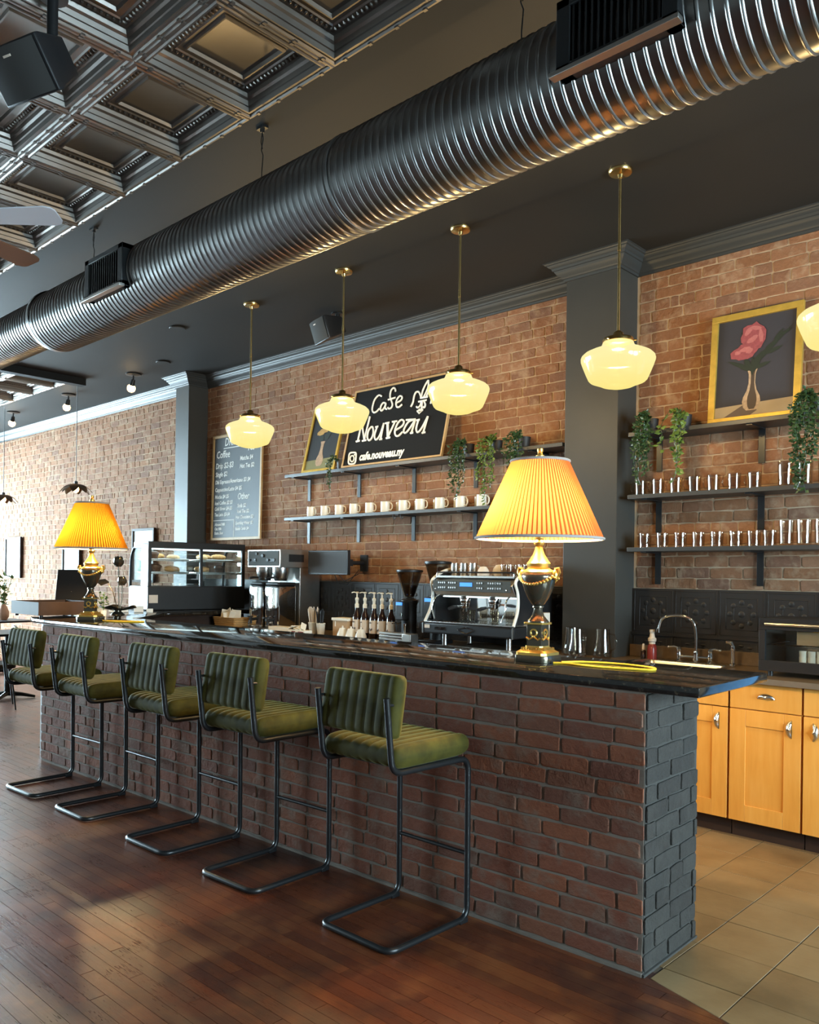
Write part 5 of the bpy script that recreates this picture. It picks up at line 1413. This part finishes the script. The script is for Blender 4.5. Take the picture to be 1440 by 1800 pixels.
# wooden box, tablet, lotus sculpture on the far bar end
wb = empty('wooden_tray_box', 'low dark wooden box with open top on the far end of the bar', 'box', (-6.86, 2.96, 1.0755), BA)
for nm, a, b_, c_, d in (('long_side', -.26, .26, -.235, -.22), ('long_side', -.26, .26, .22, .235), ('end_side', -.26, -.245, -.22, .22), ('end_side', .245, .26, -.22, .22)):
    MB().b2(a, b_, c_, d, .018, .125).build(nm, M['walnut'], wb, bev=.002)
MB().b2(-.25, .25, -.225, .225, .018, .03).build('bottom', M['walnut'], wb)
for x in (-.23, .23):
    for y in (-.2, .2): MB().cyl((x, y, 0), (x, y, .02), .014, n=10).build('foot', M['bplast'], wb)
tb = empty('tablet_stand', 'dark tablet on an angled stand behind the far lamp', 'tablet', (-7.12, 3.22, 1.0757), math.radians(55))
MB().b2(-.13, .13, -.006, .006, .0, .36, Matrix.Translation((0, 0, .05)) @ Matrix.Rotation(-.38, 4, 'X')).build('screen', M['bplast'], tb, bev=.003)
MB().b2(-.05, .05, .0, .22, 0, .012).tube([(0, .08, .006), (0, .11, .12), (0, .06, .2)], .012, 8).build('stand', M['label'], tb)
mg = empty('herb_sprig', 'small pale green sprig in a white cup beside the wooden box', 'plant', (-6.62, 3.28, 1.0755))
MB().lathe([(0, 0), (.025, 0), (.03, .05), (.027, .05), (0, .012)], 16).build('cup', M['white'], mg)
b = MB(); r9 = random.Random(9)
for i in range(45): leaf(b, Vector((r9.uniform(-.03, .03), r9.uniform(-.03, .03), .06 + r9.uniform(0, .14))), Vector((r9.uniform(-1, 1), r9.uniform(-1, 1), r9.uniform(-.2, .8))), Vector((0, 0, 1)), .035, .013)
b.cyl((0, 0, .02), (0, 0, .2), .003, n=6); o = b.build('foliage', M['leafB'], mg); o['kind'] = 'stuff'
lo = empty('lotus_sculpture', 'dark bronze lotus sculpture with leaf bowl on the bar return', 'sculpture', (-6.72, 3.46, 1.0755))
vs = []; fs = []; n = 28
for j, (r, z) in enumerate(((.0, .045), (.05, .04), (.10, .052), (.15, .075))):
    for i in range(n): a = 2 * PI * i / n; vs.append((r * math.cos(a) * 1.1, r * math.sin(a), z + (.012 * math.sin(5 * a) if j == 3 else 0)))
for j in range(3):
    for i in range(n): k = (i + 1) % n; fs.append((j * n + i, j * n + k, (j + 1) * n + k, (j + 1) * n + i))
MB().add(vs, fs).lathe([(0, 0), (.06, 0), (.055, .012), (.03, .03), (.03, .046), (0, .046)], 20).build('leaf_bowl', M['bronze'], lo)
def bud(x, y, z, s, pn):
    b = MB()
    for k in range(7):
        a = k * 2 * PI / 7; v = []
        for j in range(6):
            t = j / 5; rr_ = s * (.25 + .75 * math.sin(PI * (t * .75 + .1))); wd = s * .55 * math.sin(PI * min(1, t * .85 + .12))
            for q in (-1, 0, 1): v.append((x + rr_ * math.cos(a) - q * wd * math.sin(a), y + rr_ * math.sin(a) + q * wd * math.cos(a), z + t * s * 2.2 - abs(q) * .004))
        b.add(v, [(j * 3 + q, j * 3 + q + 1, j * 3 + q + 4, j * 3 + q + 3) for j in range(5) for q in range(2)])
    return b.ball((x, y, z + s * .6), s * .6, 10, 6).build(pn, M['bronze'], lo, ang=60)
for x, y, z, s, bx in ((0, 0, .42, .042, .02), (.03, .02, .26, .036, .03)):
    MB().tube([(bx, 0, .04), (x * .8 + .005, y, z * .5), (x, y, z + .01)], .005, 8).build('stem', M['bronze'], lo); bud(x, y, z, s, 'bud')
MB().tube([(0, .0, .04), (-.035, -.03, .20), (-.075, -.06, .28)], .004, 8).build('stem', M['bronze'], lo)
b = MB(); leaf(b, Vector((-.06, -.05, .285)), Vector((-.7, -.6, .10)), Vector((.4, -.5, .8)), .13, .045); leaf(b, Vector((-.06, -.05, .281)), Vector((-.7, -.6, .10)), Vector((.4, -.5, .8)), .13, .045); b.build('leaf', M['bronze'], lo)
bb = empty('small_bottles', 'row of little pale packets along the back of the bar return', 'packets', (-7.20, 3.72, 1.0755), math.radians(60))
for i in range(7): MB().b2(-.42 + i * .11, -.42 + i * .11 + (.085 if i % 2 else .06), -.02, .02, 0, .032 + .012 * (i % 3)).build('packet', M['picw'], bb, bev=.003)

# ------------------------------------------------------------------ pictures on the far wall
for x0, w_, z0, z1, lab in ((-13.98, .62, 1.33, 1.98, 'wood framed pale print on the far wall, at the left picture edge'), (-11.86, .55, 1.33, 1.95, 'framed pale print on the far wall, behind the far lamp'), (-9.83, .55, 1.32, 2.0, 'framed pale print on the far wall, above the pastry case')):
    pt, w, h = lean('framed_print', lab, 'picture', x0, 5.262, 5.262, z0, z1, w_)
    frame(pt, w, h, .03, .03, M['walnut']); MB().b2(.02, w - .02, -.012, -.002, .02, h - .02).build('print', M['picw'], pt)
    flat(pt, 'printed_foliage', M['picg'], blob(w * .55, h * .25, w * .28, h * .17, 8, 16, .3), -.0128)

# ------------------------------------------------------------------ far ceiling: petal pendants, spot heads
pp = None
for x, lab in ((-9.46, 'petal shaded pendant above the far lamp'), (-11.64, 'petal shaded pendant at the left picture edge')):
    if pp is None:
        pp = empty('petal_pendant', lab, 'pendant lamp', (x, 4.33, 2.42), 0, 'petal pendants over the far tables')
        b = MB(); 
        for k in range(8):
            a = k * PI / 4 + .2; v = []
            for j in range(7):
                t = j / 6; r = .02 + .165 * t; z = .045 - .10 * t ** 2.2; wd = .06 * math.sin(PI * min(.96, t * .8 + .14)) * (1.0 if t < .95 else .5)
                for q in (-1, 0, 1): v.append((r * math.cos(a) - q * wd * math.sin(a), r * math.sin(a) + q * wd * math.cos(a), z - .008 * abs(q) + (.006 if k % 2 else 0)))
            b.add(v, [(j * 3 + q, j * 3 + q + 1, j * 3 + q + 4, j * 3 + q + 3) for j in range(6) for q in range(2)])
        b.build('petal', M['petal'], pp, ang=60)
        MB().lathe([(0, .03), (.02, .03), (.02, .075), (.006, .085), (0, .085)], 14).build('socket', M['bmetal'], pp)
        MB().ball((0, 0, -.012), (.034, .034, .042), 14, 10).build('bulb', M['bulb'], pp)
        MB().tube([(0, 0, .08), (0, 0, 1.205), (.03, -.02, 1.235), (.06, -.16, 1.24)], .004, 6).build('cord', M['bmetal'], pp)
        MB().cyl((.06, -.17, 1.225), (.06, -.17, 1.262), .055, n=20).build('canopy', M['bmetal'], pp)
    else: dup(pp, (x, 4.33, 2.42), None, lab)
sp3 = None
for x, lab in ((-8.65, 'lit ceiling spot nearest the far column'), (-10.30, 'lit ceiling spot over the far brick wall, second from the column'), (-12.05, 'lit ceiling spot at the left picture edge')):
    if sp3 is None:
        sp3 = empty('ceiling_spot', lab, 'spotlight', (x, 4.60, 3.678), 0, 'spot heads along the far wall')
        MB().lathe([(0, 0), (.085, 0), (.085, -.012), (.05, -.02), (0, -.02)], 24).build('canopy', M['bmetal'], sp3)
        MB().cyl((0, 0, -.02), (0, 0, -.07), .008, n=10).cyl((0, 0, -.065), (-.03, .0, -.125), .022, .03, n=14).build('stem', M['bmetal'], sp3)
        MB().ball((-.045, 0, -.155), (.046, .046, .046), 14, 10).build('bulb', M['bulb'], sp3)
    else: dup(sp3, (x, 4.60, 3.678), None, lab)

# ------------------------------------------------------------------ ceiling fan and speakers
fn = empty('ceiling_fan', 'ceiling fan with pale and brown blades at the left edge', 'fan', (-4.893, 1.433, 3.35))
MB().lathe([(0, -.08), (.06, -.075), (.10, -.05), (.11, 0), (.10, .05), (.05, .075), (.02, .09), (0, .09)], 24).build('motor', M['bmetal'], fn)
MB().cyl((0, 0, .08), (0, 0, .31), .014, n=12).lathe([(.0, .32), (.06, .32), (.06, .30), (.02, .27), (0, .27)], 18).build('downrod', M['bmetal'], fn)
for k in range(5):
    a = math.radians(40.6 + k * 72); T = Matrix.Rotation(a, 4, 'Z') @ Matrix.Translation((0, 0, -.02)) @ Matrix.Rotation(math.radians(-12), 4, 'X')
    P_ = [(.17, -.055), (.645, -.078), (.68, -.066), (.695, -.045), (.695, .045), (.68, .066), (.645, .078), (.17, .055)]
    bl = MB().prism(P_, -.004, .004, T).build('blade', M['fanw'] if k in (0, 3) else M['fanb'], fn)
    MB().b2(.08, .24, -.02, .02, .005, .011, T).build('blade_iron', M['bmetal'], bl)
def speaker(loc, front, lab, s):
    q = Vector(front).to_track_quat('-Y', 'Z'); o = empty('loudspeaker', lab, 'speaker', loc, 0, 'black loudspeakers'); o.rotation_mode = 'QUATERNION'; o.rotation_quaternion = q
    A = [(-.15, -.10), (.15, -.10), (.15, .10), (-.15, .10)]; vs = [(x * s, -.09 * s, z * s) for x, z in A] + [(x * s, -.06 * s, z * s) for x, z in A] + [(x * .55 * s, .13 * s, z * .7 * s) for x, z in A]
    MB().add(vs, [(0, 1, 2, 3)] + [(i + 4 * k, (i + 1) % 4 + 4 * k, (i + 1) % 4 + 4 * k + 4, i + 4 * k + 4) for k in range(2) for i in range(4)] + [(11, 10, 9, 8)]).build('cabinet', M['bplast'], o, bev=.008)
    vs = []; fs = []
    for i in range(9):
        x = (-.14 + .28 * i / 8) * s; y = (-.094 - .022 * (1 - ((i - 4) / 4) ** 2)) * s
        vs += [(x, y, -.092 * s), (x, y, .092 * s)]
    for i in range(8): fs.append((2 * i, 2 * i + 2, 2 * i + 3, 2 * i + 1))
    gr_ = MB().add(vs, fs).build('grille', M['grille'], o, ang=60)
    MB().b2(-.02 * s, .02 * s, -.1185 * s, -.116 * s, .055 * s, .063 * s).build('name_plate', M['label'], gr_)
    inv = q.to_matrix().inverted(); up = inv @ Vector((0, 0, 1)); p0 = Vector((0, .10 * s, 0)); hgt = ZC - loc[2] - (q.to_matrix() @ p0).z
    MB().cyl(p0, p0 + up * hgt, .022 * s, n=10).cyl(p0 + up * (hgt - .01), p0 + up * hgt, .06 * s, n=16).build('bracket', M['bmetal'], o)
speaker((-3.20, 1.285, 3.36), (.22, -.74, -.62), 'black loudspeaker hung from the tin ceiling at the upper left', .95)
speaker((-5.33, 4.60, 3.535), (-.25, -.85, -.30), 'black loudspeaker on the dark ceiling between two globe pendants', .95)

# ------------------------------------------------------------------ far tables and chairs
def cafe_table(loc, lab, w=.36):
    t = empty('cafe_table', lab, 'table', loc, .1, 'dark tables at the far end')
    MB().prism(rr(w, w, .04), .725, .75).build('tabletop', M['bplast'], t, bev=.003); MB().cyl((0, 0, .03), (0, 0, .725), .035, n=16).build('pedestal', M['bmetal'], t)
    b = MB()
    for k in range(4): a = k * PI / 2 + .78; b.tube([(0, 0, .05), (.15 * math.cos(a), .15 * math.sin(a), .04), (.30 * math.cos(a), .30 * math.sin(a), .014)], [.03, .022, .014], 8)
    b.build('foot', M['bmetal'], t); return t
def cafe_chair(loc, rz, lab):
    c_ = empty('cafe_chair', lab, 'chair', loc, rz, 'dark chairs at the far end')
    MB().prism(rr(.22, .21, .06), .43, .475).build('seat', M['bplast'], c_, bev=.012); MB().b2(-.21, .21, .19, .225, .55, .86, Matrix.Rotation(-.0, 4, 'X')).build('backrest', M['bplast'], c_, bev=.015)
    for sx in (-1, 1):
        MB().cyl((sx * .17, .17, .44), (sx * .19, .23, .80), .011, n=8).build('back_post', M['bmetal'], c_)
        for sy in (-1, 1): MB().cyl((sx * .17, sy * .16, .44), (sx * .21, sy * .21, .0), .011, .008, n=8).build('leg', M['bmetal'], c_)
    return c_
cafe_table((-9.75, 3.70, .0005), 'dark square cafe table behind the farthest stool')
cafe_table((-12.1, 4.45, .0005), 'dark cafe table carrying the peach vase, by the far wall')
cafe_chair((-9.10, 3.30, .0005), -.3, 'dark chair just beyond the farthest stool'); cafe_chair((-10.55, 3.55, .0005), 1.3, 'dark chair at the left picture edge, far side of the cafe table')
va = empty('bud_vase', 'peach vase with fresh green stems on the far table', 'vase', (-12.1, 4.52, .7505))
MB().lathe([(0, 0), (.05, 0), (.075, .05), (.078, .11), (.05, .18), (.03, .22), (.026, .22), (.045, .18), (0, .02)], 20).build('vase', pbr('peach_glaze', (.62, .36, .24), .4), va)
b = MB()
for i in range(60):
    t = r9.random(); leaf(b, Vector((r9.uniform(-.12, .12) * t, r9.uniform(-.12, .12) * t, .2 + .42 * t)), Vector((r9.uniform(-1, 1), r9.uniform(-1, 1), r9.uniform(0, 1))), Vector((0, 0, 1)), .085, .026)
for i in range(5): b.tube([(0, 0, .15), (.04 * math.cos(i * 1.3), .04 * math.sin(i * 1.3), .35), (.10 * math.cos(i * 1.3), .10 * math.sin(i * 1.3), .58)], .004, 5)
o = b.build('foliage', M['leafB'], va); o['kind'] = 'stuff'
